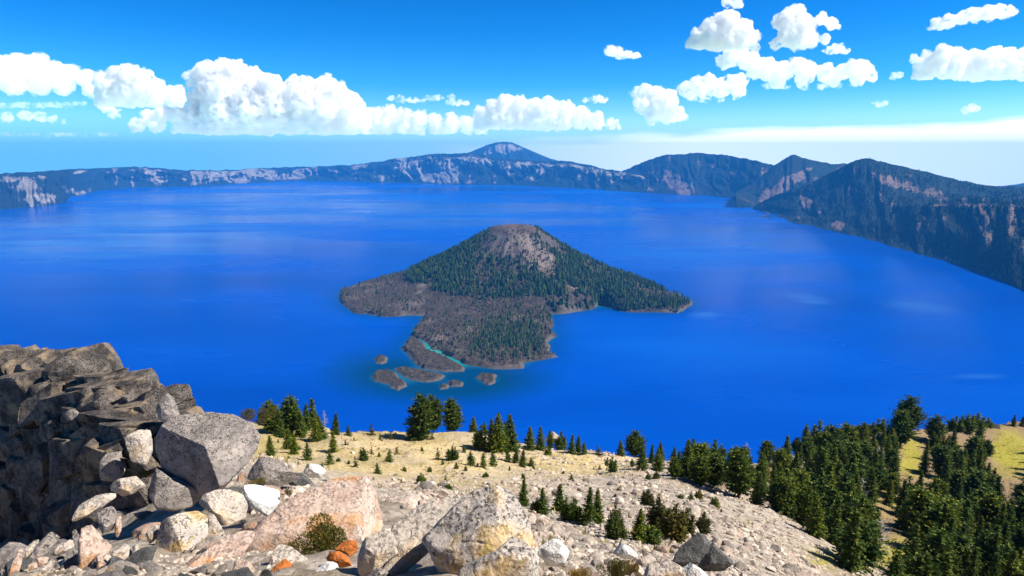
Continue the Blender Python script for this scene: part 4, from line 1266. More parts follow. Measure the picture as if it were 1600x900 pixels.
def tube(V, Fq, p0, p1, r0, r1, sides=6):
    p0, p1 = np.array(p0, float), np.array(p1, float)
    d = p1 - p0; d /= np.linalg.norm(d) + 1e-9
    a = np.cross(d, [0.3, 0.9, 0.1]); a /= np.linalg.norm(a); b = np.cross(d, a)
    k = len(V)
    for p, r in ((p0, r0), (p1, r1)):
        for i in range(sides):
            t = i * 6.2832 / sides
            V.append(p + (a * math.cos(t) + b * math.sin(t)) * r)
    for i in range(sides):
        j = (i + 1) % sides
        Fq.append((k + i, k + j, k + sides + j, k + sides + i))


def trunk_mesh(seed, h=0.97, r=0.02, limbs=10, lead=()):
    rs = np.random.RandomState(seed)
    V, Fq = [], []
    pts = [np.array([0, 0, -0.06])] + [np.array([rs.randn() * .006, rs.randn() * .006, h * (i + 1) / 6]) for i in range(6)]
    for i in range(6):
        tube(V, Fq, pts[i], pts[i + 1], r * (1 - i / 6.3), r * (1 - (i + 1) / 6.3))
    for i in range(limbs):
        z = rs.uniform(.08, .8); an = rs.rand() * 6.28; L = .13 * (1.05 - z)
        tube(V, Fq, (0, 0, z), (math.cos(an) * L, math.sin(an) * L, z + .02), r * .28, r * .08, 4)
    for lx, ly, lh in lead:
        tube(V, Fq, (0, 0, .04), (lx * .8, ly * .8, lh * .4), r * .6, r * .4, 5)
        tube(V, Fq, (lx * .8, ly * .8, lh * .4), (lx, ly, lh * .93), r * .4, r * .1, 5)
    return np.array(V), np.array(Fq)


TREES = {}


def variant(key, shape, n, mat, **kw):
    TREES[key] = []
    for s in range(n):
        V, Fq = conifer(s * 13 + hash_(key), shape, **{k: (v[s % len(v)] if isinstance(v, list) else v) for k, v in kw.items()})
        lead = [(0.10, 0.03, .86), (-0.08, 0.07, .78), (0.02, -0.10, .70)] if shape == 'pine' else ([(.16, .05, .78), (-.15, .08, .7), (.05, -.16, .62)] if shape == 'clump' else [])
        TV, TF = trunk_mesh(s + 50, lead=lead)
        TREES[key].append((mesh_data('trunk', TV, TF, BARK, True), mesh_data('crown', V, Fq, mat, False)))


def hash_(k): return sum(ord(c) * (i + 3) for i, c in enumerate(k)) % 991


variant('fir', 'fir', 5, NEEDLE, width=[.15, .18, .2, .17, .22], levels=34, per=11, bare=.02, clump=.020)
variant('slim', 'fir', 3, NEEDLE, width=[.13, .15, .12], levels=36, per=11, bare=.03, clump=.018)
variant('pine', 'pine', 4, NEEDLE, width=[.26, .30, .24, .28], levels=24, per=9, bare=.10, clump=.023)
variant('clump', 'clump', 3, NEEDLE, width=[.34, .38, .36], levels=20, per=8, bare=.0, clump=.028)
variant('brown', 'clump', 3, NEEDLE2, width=[.42, .48, .45], levels=19, per=8, bare=.0, clump=.03)
variant('sapling', 'fir', 3, NEEDLE, width=[.30, .34, .27], levels=18, per=8, bare=.0, clump=.04)
variant('pale', 'fir', 2, NEEDLE2, width=[.28, .33], levels=11, per=5, bare=.0, clump=.05)


def dead_tree(seed, n=46, r=.022, spread=.24):
    rs = np.random.RandomState(seed); V, Fq = [], []
    pts = [np.array([0, 0, -.05])] + [np.array([rs.randn() * .012, rs.randn() * .012, (i + 1) / 6]) for i in range(6)]
    for i in range(6): tube(V, Fq, pts[i], pts[i + 1], r * (1 - i / 6.5), r * (1 - (i + 1) / 6.5))
    TV, TF = np.array(V), np.array(Fq)
    V, Fq = [], []
    for i in range(n):
        z = rs.uniform(.15, .97); an = rs.rand() * 6.28; L = spread * (1.1 - z) * rs.uniform(.5, 1.1) + .02
        e = np.array([math.cos(an) * L, math.sin(an) * L, z + L * rs.uniform(-.3, .6)])
        tube(V, Fq, (0, 0, z), e, r * .3, r * .12, 4)
        for q in range(2):
            tube(V, Fq, np.array([0, 0, z]) * .4 + e * .6, e + rs.randn(3) * L * .35, r * .15, r * .05, 3)
    return (mesh_data('trunk', TV, TF, DEADWOOD, True), mesh_data('bare_branches', np.array(V), np.array(Fq), DEADWOOD, False))


DEAD = [dead_tree(1), dead_tree(2, 70, .02, .32), dead_tree(3, 90, .018, .5)]
rt = random.Random(5)


def plant(u, v_, hpx, key, label, group, wide=1.0, name='conifer', cat='tree', Y=None):
    Yp = Y or hit(u, v_)
    a, k = ray(u, v_)
    P = pt(u, v_, Yp)
    z = float(ground_z(np.array([float(a)]), np.array([Yp]))[0])
    dep = Yp * cp - (z - CAM_H) * sp
    h = hpx * dep / F / cp * 1.02
    tm, cm = (rt.choice(DEAD) if key == 'dead' else rt.choice(TREES[key]))
    e = obj(name, None, loc=(P[0], P[1], z - 0.02))
    e.empty_display_size = 0.2
    wide *= 1.25
    e.scale = (h * wide, h * wide, h)
    e.rotation_euler = (rt.gauss(0, .035), rt.gauss(0, .035), rt.uniform(0, 6.28))
    obj('trunk', tm, e)
    obj('bare_branches' if key == 'dead' else 'crown', cm, e)
    tag(e, label, cat, group)
    return e


B = 'conifers on the sandy bench'
HAND = [
 # u, base v, height px, kind, wide, label
 (426,679,53,'pine',1.1,'dense bushy pine first in the row beside the big boulder'),
 (444,676,40,'fir',1.1,'shorter fir pressed against the bushy pine by the boulder'),
 (457,678,60,'pine',.95,'tall pine with a grey bare stem in the clump by the boulder'),
 (437,684,44,'fir',1.2,'fir low in front of the bushy pine by the boulder'),
 (470,683,42,'fir',1.2,'fir in front of the grey stemmed pine'),
 (478,673,42,'fir',1.1,'fir squeezed between the grey stemmed pine and the dark fir'),
 (494,689,36,'fir',1.2,'fir just left of the broad one in front of the clump'),
 (489,667,46,'fir',1.2,'dark fir right behind the grey stemmed pine'),
 (503,687,39,'fir',1.25,'broad fir in front of the clump beside the boulder'),
 (524,680,34,'fir',1.1,'last fir on the right of the clump beside the boulder'),
 (544,681,16,'sapling',1,'small lone fir at the bench lip right of the left clump'),
 (423,713,33,'fir',1.2,'small cone shaped fir touching the big boulder edge'),
 (450,702,34,'fir',1.1,'leaning fir below the left clump, upper of the pair'),
 (460,710,34,'fir',1.1,'leaning fir below the left clump, lower of the pair'),
 (481,720,28,'sapling',1,'two topped young fir below the left clump'),
 (521,708,33,'fir',1.3,'wide dark fir standing alone below the left clump'),
 (515,726,25,'sapling',1,'young fir directly in front of the wide lone fir'),
 (540,697,11,'pale',1,'tiny pale sapling between left clump and bench middle'),
 (569,720,21,'clump',1.2,'low dark fir clump near the middle of the sandy bench'),
 (581,710,12,'pale',1,'tiny yellowish sapling behind the low dark clump'),
 (556,729,14,'pale',1.2,'olive sapling in front of the low dark clump'),
 (608,722,20,'sapling',1,'neat little cone fir alone on open sand'),
 (590,740,17,'sapling',1,'little fir just above the pink slab'),
 (501,733,8,'clump',1.6,'tiny round bush above the ledge stones'),
 (581,681,18,'pale',1.1,'pale green sapling on the bench lip'),
 (594,688,12,'pale',1,'pale sapling right of the one on the bench lip'),
 (611,687,13,'pale',.9,'thin pale sapling left of the tall twin pines'),
 (658,756,17,'clump',1.2,'small dark clump between the two front boulders'),
 (702,765,10,'clump',1.8,'flat little bush behind the great lichen boulder'),
 (627,756,8,'pale',1.2,'tiny dry sapling above the pink slab end'),
 (620,710,12,'pale',1.3,'yellow green low sapling on the open sand'),
 (684,719,19,'pale',.9,'spindly pale sapling below the twin pines'),
 (707,720,22,'clump',1.3,'spreading fir clump below the single rounded pine'),
 (725,708,14,'sapling',1,'dark sapling below the right bench clump'),
 (736,729,21,'sapling',1.2,'young fir at the left of the front bench row'),
 (713,733,11,'sapling',1.1,'very small fir left of the front bench row'),
 (759,747,9,'clump',1.5,'small round bush in front of the bench row'),
 (796,736,8,'sapling',1,'tiny fir alone below the bench row'),
 (659,687,72,'pine',1.0,'taller of the twin bushy pines at the bench lip'),
 (678,676,60,'pine',1.0,'second of the twin bushy pines at the bench lip'),
 (655,688,42,'clump',1.2,'dense low clump at the foot of the twin pines'),
 (709,669,55,'pine',1.05,'single rounded pine on its own trunk right of the twins'),
 (739,667,26,'fir',1.3,'small fir behind, just right of the single rounded pine'),
 (757,665,19,'sapling',1,'smaller fir right behind the bench clump'),
 (750,701,38,'clump',1.0,'bushy left fir of the main bench clump'),
 (768,703,48,'fir',1.1,'middle left fir of the main bench clump'),
 (778,704,60,'fir',1.1,'tallest fir of the main bench clump'),
 (790,704,46,'fir',1.1,'fir wedged between the tallest and the slim one'),
 (800,704,57,'slim',1.3,'slim pointed fir of the main bench clump'),
 (770,729,25,'sapling',1.1,'front row young fir below the tallest fir'),
 (755,731,23,'sapling',1.1,'front row young fir second from its left end'),
 (794,722,22,'sapling',1.1,'young fir at the foot of the slim pointed fir'),
 (806,724,24,'sapling',1.0,'young fir next to the foot of the slim fir'),
 (816,729,28,'fir',1.1,'front row fir at the right end'),
 (830,729,14,'sapling',1.2,'small round fir just past the front row'),
 (828,703,38,'fir',1.2,'left of the pair of firs by the pale rock heap'),
 (844,704,38,'fir',1.1,'right of the pair of firs by the pale rock heap'),
 (860,693,28,'fir',1.1,'fir beside the pale rock heap on the bench lip'),
 (877,703,28,'clump',1.0,'dark clump at the left of the long row on the lip'),
 (893,710,30,'fir',1.2,'highest fir of the low row along the bench lip'),
 (903,708,27,'fir',1.1,'fir following the highest one of the lip row'),
 (913,710,19,'sapling',1.2,'last small fir of the lip row'),
 (935,710,13,'pale',1.6,'low greenish bush at the lip right of the row'),
 (857,712,15,'clump',1.2,'small clump below the pale rock heap'),
 (993,707,42,'pine',1.25,'wide round crowned pine right of the bench lip'),
 (970,713,26,'fir',1.3,'fir leaning on the left of the wide round pine'),
 (957,737,23,'clump',1.1,'small fir clump on the talus edge below the round pine'),
 (948,728,13,'sapling',1.1,'tiny fir left of the small clump on the talus edge'),
 (937,735,10,'pale',1.1,'dry little sapling at the edge of the talus'),
 (988,730,13,'sapling',1.1,'small fir right below the round pine'),
 (1013,750,10,'clump',1.4,'small green bush on the talus stones'),
 (1025,747,12,'brown',1.2,'small brownish bush on the talus stones'),
 (817,790,43,'fir',1.1,'left end fir of the row behind the great lichen boulder'),
 (847,803,42,'fir',1.2,'second fir of the row behind the great lichen boulder'),
 (838,800,22,'clump',1.2,'low bush between the first two firs of the boulder row'),
 (873,800,44,'slim',1.5,'pointed fir in the middle of the boulder row'),
 (884,812,36,'clump',1.1,'rounded clump in the middle of the boulder row'),
 (897,814,38,'clump',1.0,'bushy clump beside the tall end fir of the boulder row'),
 (918,820,62,'fir',1.0,'tallest fir at the right end of the boulder row'),
 (933,818,54,'fir',1.0,'fir right of the tallest one in the boulder row'),
 (961,838,56,'brown',.6,'olive fir at the left of the shrubby thicket on the talus'),
 (963,843,44,'clump',1.0,'dark low fir at the left of the shrubby thicket'),
 (997,847,52,'fir',1.3,'dark pointed fir in the middle of the shrubby thicket'),
 (1018,849,30,'clump',1.6,'low spreading green juniper in front of the thicket'),
 (1027,828,58,'brown',.9,'tall brownish krummholz pine in the thicket'),
 (1050,842,62,'brown',.9,'largest brown and green krummholz at the right of the thicket'),
 (1070,838,50,'brown',.9,'krummholz with bare twigs at the right end of the thicket'),
 (1097,834,38,'brown',.8,'small olive pine standing right of the thicket'),
 (1012,788,26,'brown',1.2,'brownish bush on the stones above the thicket'),
 (1117,793,18,'clump',1.5,'round bright green bush alone on the talus'),
 (1091,779,15,'brown',1.2,'small dry bush on the talus above the round green one'),
 (1323,889,98,'fir',1.25,'largest dense dark fir at the foot of the right slope'),
 (1417,676,54,'pine',1.15,'tall rounded pine on the skyline of the right slope'),
 (1407,697,56,'pine',1.0,'pine just below the skyline pine, left of the brown clearing'),
 (1460,690,41,'pine',1.1,'pine on the skyline right of the brown clearing'),
 (1583,667,18,'fir',1.3,'small fir on the far crest, left of the last pair'),
 (1597,668,18,'fir',1.3,'small fir on the far crest at the right edge'),
 (1347,680,24,'clump',1.3,'dark bush on top of the left rock crown'),
 (1377,678,27,'clump',1.2,'dark bush on the right side of the left rock crown'),
 (1510,674,28,'clump',1.3,'dark bush over the right rock crown'),
 (1543,668,16,'clump',1.4,'flat dark bush at the end of the right rock crown'),
 (1330,680,20,'clump',1.5,'dark bush at the left end of the left rock crown'),
 (1362,676,22,'clump',1.5,'dark bush in the middle of the left rock crown'),
 (1392,690,28,'clump',1.2,'dark bush between the left rock crown and the skyline pine'),
 (1492,672,22,'clump',1.5,'dark bush at the left end of the right rock crown'),
 (1526,670,24,'clump',1.5,'dark bush in the middle of the right rock crown'),
 (1302,702,24,'fir',1.3,'dark fir left below the left rock crown'),
]
for (u, v_, hp, key, wd, lab) in HAND:
    bush = key in ('clump', 'brown', 'pale') and hp < 30
    plant(u, v_, hp, key, lab, B if u < 950 and v_ < 760 else None, wd, 'bush' if bush and key != 'pale' else ('sapling' if hp < 20 else 'conifer'), 'bush' if bush and key != 'pale' else 'tree')

rs = np.random.RandomState(8)
for q in range(46):
    u_, v_ = (rs.uniform(430, 960), rs.uniform(688, 752)) if q < 30 else (rs.uniform(960, 1150), rs.uniform(745, 860))
    plant(u_, v_, rs.uniform(4, 9), ['sapling', 'pale', 'clump'][q % 3], 'tiny green seedling dotted over the sand and stones', 'seedlings dotted over the slope', rs.uniform(1, 1.6), 'seedling', 'plant')

# dead wood
for (u, v_, hp, wd, lab) in [(1165,714,32,1.0,'grey dead snag on the bench lip above the stand'), (1372,874,66,1.0,'thin half bare tree in the yellow clearing'), (1362,880,40,.8,'leaning bare dead stem beside the thin tree'),
                             (1430,846,30,2.0,'silvery dead shrub left of the lower stand'), (1462,850,42,1.2,'tall silver snag in the lower stand'), (1540,890,44,1.5,'silvery dead brush at the bottom right'),
                             (1512,886,36,1.6,'pale dead brush left of the silvery one at the bottom right'), (1345,780,34,1.3,'grey dead branches inside the middle stand'), (1372,724,26,1.6,'bare twisted branches below the skyline pine'),
                             (508,668,26,.8,'bare grey stem between the firs by the boulder')]:
    plant(u, v_, hp, 'dead', lab, None, wd, 'dead_tree', 'dead tree')

# the stand on the right slope
STAND = [(1000,716),(1080,706),(1180,712),(1290,700),(1400,680),(1480,686),(1560,676),(1640,690),(1640,960),(1400,960),(1300,860),(1255,828),(1180,796),(1130,772),(1050,752),(1000,738)]
CLEAR = [(1420,706,26,32),(1420,745,22,36),(1580,706,40,48),(1575,760,34,50),(1350,812,60,22),(1395,866,44,40),(1380,910,40,34),(1178,738,18,14),(1275,786,14,16),(1455,768,16,18),(1500,706,12,20)]
STp = np.array(STAND, float)
got = []
rs = np.random.RandomState(23)
tries = 0
while len(got) < 232 and tries < 20000:
    tries += 1
    u, v_ = rs.uniform(1000, 1640), rs.uniform(700, 960)
    if not inside(STp, np.array([u]), np.array([v_]))[0]: continue
    if any(((u - x) / rx) ** 2 + ((v_ - y) / ry) ** 2 < 1 for x, y, rx, ry in CLEAR): continue
    Yp = hit(u, min(v_, 955))
    sc = 60.0 / Yp
    if any(abs(u - g[0]) < 11 * (sc + .45) and abs(v_ - g[1]) < 9 * (sc + .35) for g in got): continue
    got.append((u, v_, Yp))
got.sort(key=lambda g: -g[2])
for (u, v_, Yp) in got:
    big = (3.4 if u < 1150 else (4.1 if u < 1250 else 5.0)) * (0.7 + 0.6 * rs.rand())
    hp = min(big * cp * F / (Yp * 1.12), 92)
    r_ = rs.rand()
    key = 'fir' if r_ < .5 else 'pine' if r_ < .78 else 'slim' if r_ < .9 else 'clump'
    if u < 1250: zone = ('dark green conifer in the young stand beside the talus', 'conifers of the young stand beside the talus')
    elif v_ < 760: zone = ('dark green conifer in the upper stand of the right slope', 'conifers of the upper right stand')
    else: zone = ('dark green conifer in the dense lower stand of the right slope', 'conifers of the lower right stand')
    plant(u, v_, hp, key, zone[0], zone[1], rs.uniform(.95, 1.3) * (1.0 if key != 'clump' else .8), Y=Yp)


# ------------------------------------------------------------------ leafy shrubs among the near rocks
def shrub_mesh(seed, n=7000, clump=.026, flat=.55):
    rs = np.random.RandomState(seed); V, Fq, SV, SF = [], [], [], []
    cen = [(rs.uniform(-.75, .75), rs.uniform(-.4, .4), rs.uniform(.25, .6)) for i in range(9)]
    for i in range(n):
        cx_, cy_, cz_ = cen[rs.randint(9)]
        d = rs.randn(3); d /= np.linalg.norm(d)
        rr_ = rs.uniform(.5, 1.0) ** .5 * .34
        p = np.array([cx_ + d[0] * rr_, cy_ + d[1] * rr_, max(.02, (cz_ + d[2] * rr_ * .9)) * flat / .55])
        e1 = d + rs.randn(3) * .5 + [0, 0, .5]; e1 /= np.linalg.norm(e1)
        e2 = np.cross(e1, rs.randn(3)); e2 /= np.linalg.norm(e2) + 1e-9
        cs = clump * rs.uniform(.6, 1.4); k0 = len(V)
        V += [p - e1 * cs, p + e2 * cs * .5, p + e1 * cs, p - e2 * cs * .5]; Fq.append((k0, k0 + 1, k0 + 2, k0 + 3))
    for c_ in cen:
        for q in range(4):
            tube(SV, SF, (rs.randn() * .1, rs.randn() * .1, -.1), (c_[0] + rs.randn() * .12, c_[1] + rs.randn() * .1, c_[2] * .9), .012, .005, 4)
    return np.array(V), np.array(Fq), np.array(SV), np.array(SF)


for i, (u, v_, Yp, halfw, hh_, mat, lab) in enumerate([
        (503, 866, 6.9, .50, .50, SHRUBG, 'olive green shrub with orange tips on the pink slab'),
        (445, 866, 6.8, .10, .16, SHRUBG, 'small olive sprig at the left foot of the pink slab'),
        (905, 912, 6.6, .16, .26, SHRUBO, 'orange autumn shrub at the bottom edge'),
        (955, 905, 7.4, .22, .34, SHRUBG, 'olive and gold shrub next to the orange one at the bottom edge'),
        (985, 893, 8.0, .12, .22, SHRUBO, 'golden sprig on the right of the olive shrub'),
        (852, 915, 5.2, .07, .14, SHRUBG, 'small green tuft beside the lichen boulders'),
        (403, 756, 11.5, .17, .12, SHRUBG, 'low green tuft above the bright white rock'),
        (452, 775, 9.6, .06, .16, SHRUBG, 'little green sprig right of the bright white rock'),
        (182, 662, 16.3, .30, .30, SHRUBG, 'mossy green tuft on the crag'),
        (228, 745, 12.4, .16, .2, SHRUBG, 'dark mossy tuft in the cleft beside the wedge rock'),
        (405, 660, 62., 1.6, 1.9, NEEDLE2, 'yellow green bush peeping over the big boulder'),
        (745, 876, 4.75, .16, .05, SHRUBG, 'dry grass tuft in the crack under the great lichen boulder')]):
    V, Fq, SV, SF = shrub_mesh(i + 3)
    P = pt(u, v_, Yp)
    e = obj('shrub', None, loc=P)
    e.scale = (halfw, halfw, hh_)
    e.rotation_euler = (0, 0, rt.uniform(-.4, .4))
    obj('foliage', mesh_data('foliage', V, Fq, mat, False), e)
    obj('stems', mesh_data('stems', SV, SF, BARK, False), e)
    tag(e, lab, 'shrub')


# ------------------------------------------------------------------ clouds: solid lobed volumes high above the hills
cmv = bpy.data.materials.new('cloud_vapour'); cmv.use_nodes = True
for n_ in list(cmv.node_tree.nodes): cmv.node_tree.nodes.remove(n_)


def cloud_mat(dens, px, col=(.875, .90, .94)):
    m = bpy.data.materials.new('cloud_vapour'); m.use_nodes = True
    t = m.node_tree
    for n_ in list(t.nodes): t.nodes.remove(n_)
    o = t.nodes.new('ShaderNodeOutputMaterial'); vs = t.nodes.new('ShaderNodeVolumeScatter')
    vs.inputs['Color'].default_value = (*col, 1)
    vs.inputs['Anisotropy'].default_value = 0.0
    tc = t.nodes.new('ShaderNodeTexCoord'); nz = t.nodes.new('ShaderNodeTexNoise')
    nz.inputs['Scale'].default_value = 1.0 / (px * 9); nz.inputs['Detail'].default_value = 5; nz.inputs['Roughness'].default_value = .66
    r = t.nodes.new('ShaderNodeMapRange'); r.interpolation_type = 'SMOOTHSTEP'
    r.inputs['From Min'].default_value = .42; r.inputs['From Max'].default_value = .70
    r.inputs['To Min'].default_value = 0.0; r.inputs['To Max'].default_value = dens
    t.links.new(tc.outputs['Object'], nz.inputs['Vector']); t.links.new(nz.outputs[0], r.inputs['Value'])
    t.links.new(r.outputs[0], vs.inputs['Density'])
    t.links.new(vs.outputs[0], o.inputs['Volume'])
    return m


S.cycles.volume_step_rate = 0.1
S.cycles.volume_max_steps = 200
CLOUDS = [
 ('long grey flat bottomed cloud bank at the left edge', 30000, 154, [(-40,112,26),(0,108,24),(30,100,17),(58,98,16),(85,112,17),(110,116,16),(135,122,14),(160,128,14),(-20,130,20),(20,128,20),(60,130,20),(100,134,16),(140,140,12)], .55),
 ('white double topped cloud right of the grey bank', 28000, 166, [(165,128,18),(180,116,14),(203,118,18),(222,124,17),(242,140,17),(268,146,12),(278,142,10),(185,142,18),(215,146,16),(160,145,12)], 2),
 ('ragged low cloud under the double topped one', 30000, 207, [(213,196,12),(232,184,13),(255,178,13),(280,180,14),(300,180,14),(318,186,13),(334,198,9),(245,197,12),(280,198,12),(310,200,10)], .9),
 ('small slanting cloud scrap above the ragged low cloud', 30000, 190, [(162,166,6),(170,172,7),(179,178,7)], .8),
 ('biggest towering cumulus left of the cone mountain', 30000, 210, [(300,124,12),(325,116,22),(350,110,20),(366,112,20),(395,128,24),(420,136,22),(345,145,36),(390,165,38),(430,165,36),(470,148,32),(482,134,16),(510,136,20),(528,150,22),(500,170,38),(545,166,24),(563,180,18),(340,175,24),(455,185,24),(420,190,18)], 2),
 ('long low cumulus tail behind the towering one', 33000, 209, [(585,182,15),(608,176,12),(632,182,14),(655,186,13),(680,190,13),(705,190,13),(730,192,12),(750,190,12),(600,192,14),(640,196,12),(690,199,9),(730,200,8)], 2),
 ('broad cumulus above the cone mountain', 31000, 202, [(752,178,13),(772,170,15),(790,162,14),(812,166,16),(838,168,16),(858,163,13),(882,172,15),(908,178,13),(932,184,11),(955,192,8),(790,184,16),(830,186,16),(870,188,13),(910,192,9),(968,197,4)], 2),
 ('thin flat cloud sliver left of the other sliver', 33000, 161, [(612,154,4.5),(625,154,5.5),(640,157,5),(652,158,4)], .5),
 ('thin flat cloud sliver with two layers above the low tail', 33000, 167, [(668,153,4.5),(685,152,5.5),(705,152,5),(700,161,4),(715,160,5),(730,161,4)], .5),
 ('tiny puff above the right end of the broad cumulus', 31000, 161, [(920,156,4),(932,154,6),(942,157,4)], .8),
 ('white cumulus with a ragged hanging foot', 24000, 195, [(995,144,9),(1008,142,11),(1028,146,13),(1045,154,14),(1005,164,14),(1030,170,18),(1052,176,14),(1066,182,8),(1018,182,12),(1040,186,8)], 1),
 ('cumulus just right of the ragged footed one', 23000, 155, [(1072,140,12),(1092,134,15),(1108,128,12),(1125,138,14),(1145,130,14),(1158,126,10),(1155,142,10),(1100,146,10),(1080,150,6)], 1),
 ('long arched cumulus in the upper right', 20000, 141, [(1128,98,9),(1142,90,14),(1157,84,12),(1172,96,16),(1198,108,17),(1222,112,15),(1246,102,13),(1262,108,13),(1290,114,15),(1318,112,12),(1338,106,15),(1352,108,12),(1364,120,8),(1180,112,13),(1215,124,13),(1255,124,12),(1300,126,9),(1340,122,12)], 1),
 ('domed cumulus near the top edge', 16000, 77, [(1125,34,14),(1140,34,18),(1112,46,17),(1160,48,18),(1092,58,13),(1130,58,16),(1176,58,11),(1076,68,6),(1110,66,9),(1150,66,9)], 2),
 ('tiny cloud scrap touching the top edge', 15000, 14, [(1136,4,8),(1148,4,9),(1156,8,6)], .8),
 ('cumulus with a hooked right side near the top edge', 16000, 84, [(1245,20,13),(1230,32,18),(1254,38,18),(1214,36,8),(1232,58,16),(1262,62,15),(1288,62,8),(1212,70,8),(1284,30,9),(1298,36,9),(1306,40,5),(1244,72,9)], 1),
 ('small scrap below the hooked cumulus', 16000, 86, [(1298,78,6),(1308,76,8),(1317,80,5)], .8),
 ('slanting cloud in the top right corner', 16000, 48, [(1564,18,11),(1580,18,8),(1545,20,12),(1520,24,11),(1500,29,10),(1484,34,11),(1465,38,10),(1455,42,5)], .9),
 ('long flat bottomed cumulus at the right edge', 19000, 124, [(1434,95,8),(1450,90,10),(1474,84,14),(1498,90,16),(1524,94,16),(1552,88,16),(1578,90,15),(1604,90,18),(1632,94,18),(1490,104,14),(1535,108,14),(1580,108,14),(1620,108,14)], 2),
 ('small torn cloud left of the right hand group', 22000, 92, [(957,79,8),(968,83,8),(982,86,6),(995,87,5)], .8),
 ('tiny puff low in the right sky', 22000, 179, [(1512,172,6),(1520,168,7),(1526,170,4)], .7),
 ('faint tiny puff left of the low right one', 24000, 172, [(1372,164,5),(1378,161,5)], .6),
 ('faint tiny puff below the long arched cumulus', 22000, 124, [(1396,119,5),(1404,117,5)], .6),
 ('long thin veil under the grey bank at the left', 34000, 214, [(u_, 210 + (u_ % 3) - 1, 3.5) for u_ in range(-20, 185, 9)], .3),
 ('thin grey streak below the long grey bank', 32000, 172, [(u_, 163 + (u_ % 5) * .6, 4.5) for u_ in range(-10, 130, 9)], .3),
 ('thin veil trailing right of the long arched cumulus', 21000, 140, [(1200, 134, 5), (1225, 136, 5), (1255, 136, 6), (1285, 136, 6), (1310, 134, 5), (1335, 132, 5)], .3),
 ('thin veil beneath the cumulus right of the ragged footed one', 24000, 162, [(1080, 154, 5), (1100, 156, 5), (1125, 155, 5), (1150, 152, 5)], .3),
 ('flat grey cloud low at the left edge', 34000, 194, [(-20,184,8),(10,183,8),(38,181,8),(62,182,8),(82,187,6),(98,190,4)], .5),
]
tex1 = bpy.data.textures.new('billow', 'CLOUDS'); tex1.noise_scale = 1.0; tex1.noise_depth = 4
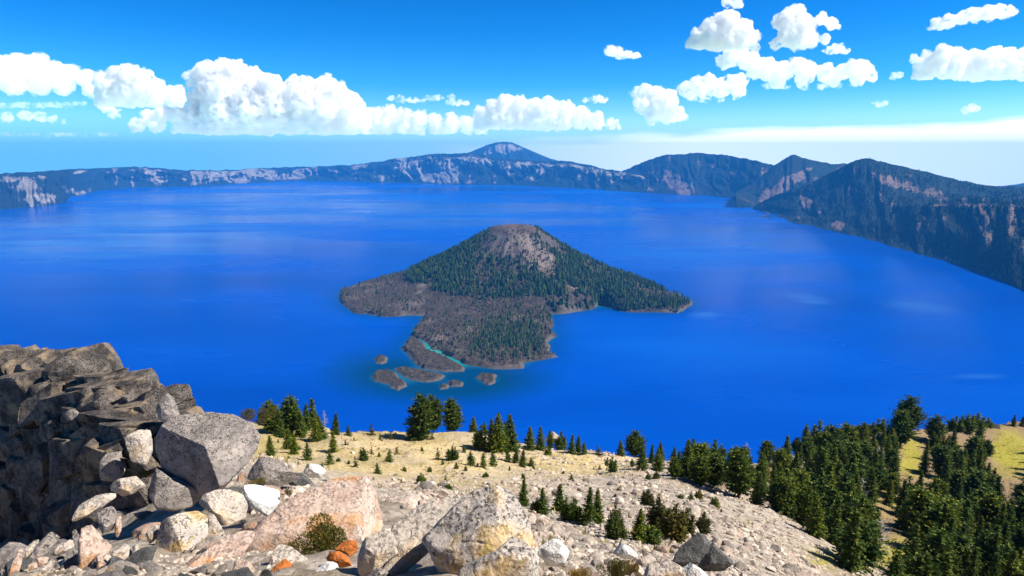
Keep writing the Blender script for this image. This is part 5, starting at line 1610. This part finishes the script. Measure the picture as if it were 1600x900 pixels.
for ci, (lab, Yc, basev, lobes, white) in enumerate(CLOUDS):
    rs = np.random.RandomState(ci + 40)
    bm = bmesh.new()
    px1 = Yc / F * 1.02
    C0 = pt(np.mean([l[0] for l in lobes]), basev, Yc)
    zb = C0[2]
    C0 = Vector(C0)
    lo = []
    la = np.array(lobes, float)
    u0, u1, v0 = (la[:, 0] - la[:, 2]).min(), (la[:, 0] + la[:, 2]).max(), (la[:, 1] - la[:, 2]).min()
    small = la[:, 2].max() < 9

    def clearance(u, v):
        d = (la[:, 2][None] - np.hypot(u[:, None] - la[:, 0], (v[:, None] - la[:, 1]))).max(1)
        if white == 2:                        # the flat foot below the lobes
            col = np.minimum(la[:, 2][None] * .85 - np.abs(u[:, None] - la[:, 0]), v[:, None] - la[:, 1] + la[:, 2] * .3)
            d = np.maximum(d, np.where(v < basev, np.minimum(col.max(1), (basev - v) + 3), -1))
        return d

    want = int(np.clip((la[:, 2] ** 2).sum() * (.9 if small else .3), 60, 1100))
    uu = rs.uniform(u0, u1, 60000); vv = rs.uniform(v0, basev, 60000)
    cl = clearance(uu, vv)
    ok_ = np.where(cl > (0.6 if small else 1.0))[0]
    thick = la[:, 2].max() * 1.5
    for q in ok_[:want]:
        c_ = cl[q]
        dY = rs.uniform(-1, 1) * min(thick, 1.6 * c_ + 2)
        uu[q] += rs.randn() * (3 if small else 1.5)
        r_ = (c_ * rs.uniform(.4, .9) + rs.uniform(.8, 2.8) * (0.6 if small else 1.0))
        if rs.rand() < .35: r_ *= .6
        r_ = min(r_ + .8, 18.0) * math.sqrt(max(.25, 1 - (dY / (1.7 * thick)) ** 2))
        lo.append((pt(uu[q], vv[q] , Yc + dY * px1), r_ * px1))
    for (u, v_, r_) in lobes:
        lo.append((pt(u, v_, Yc + rs.uniform(-.4, .4) * r_ * px1), r_ * px1 * .9))
    V0, F0 = ICO[2]
    VV, FF, off = [], [], 0
    for c_, r_ in lo:
        P = V0 * r_ + c_
        zz = P[:, 2]
        P[:, 2] = np.where(zz < zb, zb + (zz - zb) * rs.uniform(.15, .6), zz)
        if white < .6: P[:, 2] = zb + (P[:, 2] - zb) * 1.0
        VV.append(P - np.array(C0)); FF.append(F0 + off); off += len(P)
    big = max(l[2] for l in lobes)
    me = mesh_data('cloud', np.concatenate(VV), np.concatenate(FF), cloud_mat(1.0 / (px1 * (1.25 if white >= .9 else 1.8 if white > .6 else 2.4 if white > .4 else 6.0)), px1, (.875, .90, .94) if white > .6 else (.72, .77, .85)), True)
    o = obj('cloud', me, loc=C0)
    rm = o.modifiers.new('union', 'REMESH'); rm.mode = 'VOXEL'; rm.voxel_size = px1 * (1.5 if big > 14 else 1.0); rm.use_smooth_shade = True
    for sc, st_ in ((14, 9.0), (5, 4.0)):
        tx = bpy.data.textures.new('billow', 'CLOUDS'); tx.noise_scale = px1 * sc * (1 if big > 10 else .6); tx.noise_depth = 3
        dm = o.modifiers.new('billow', 'DISPLACE'); dm.texture = tx; dm.texture_coords = 'LOCAL'
        dm.strength = px1 * st_ * (1 if big > 10 else .5); dm.mid_level = .55
    tag(o, lab, 'cloud', 'clouds over the lake')

# ------------------------------------------------------------------ haze: one even box of air below the clouds
hm = bpy.data.materials.new('haze_air'); hm.use_nodes = True
t = hm.node_tree
for n_ in list(t.nodes): t.nodes.remove(n_)
o_ = t.nodes.new('ShaderNodeOutputMaterial'); pv = t.nodes.new('ShaderNodeVolumePrincipled')
pv.inputs['Color'].default_value = (0.05, 0.43, 1.0, 1)
pv.inputs['Density'].default_value = 6.2e-5
pv.inputs['Anisotropy'].default_value = 0.0
t.links.new(pv.outputs[0], o_.inputs['Volume'])
x0, x1, y0, y1, z0, z1 = -16600, 16600, -16600, 16600, -520, 690
HV = np.array([(x, y, z) for z in (z0, z1) for y in (y0, y1) for x in (x0, x1)], float)
HF = np.array([(0, 2, 3, 1), (4, 5, 7, 6), (0, 1, 5, 4), (2, 6, 7, 3), (0, 4, 6, 2), (1, 3, 7, 5)])
tag(obj('haze', mesh_data('haze', HV, HF, hm, False)), 'pale blue air thickening with distance over the lake', 'haze', kind='stuff')
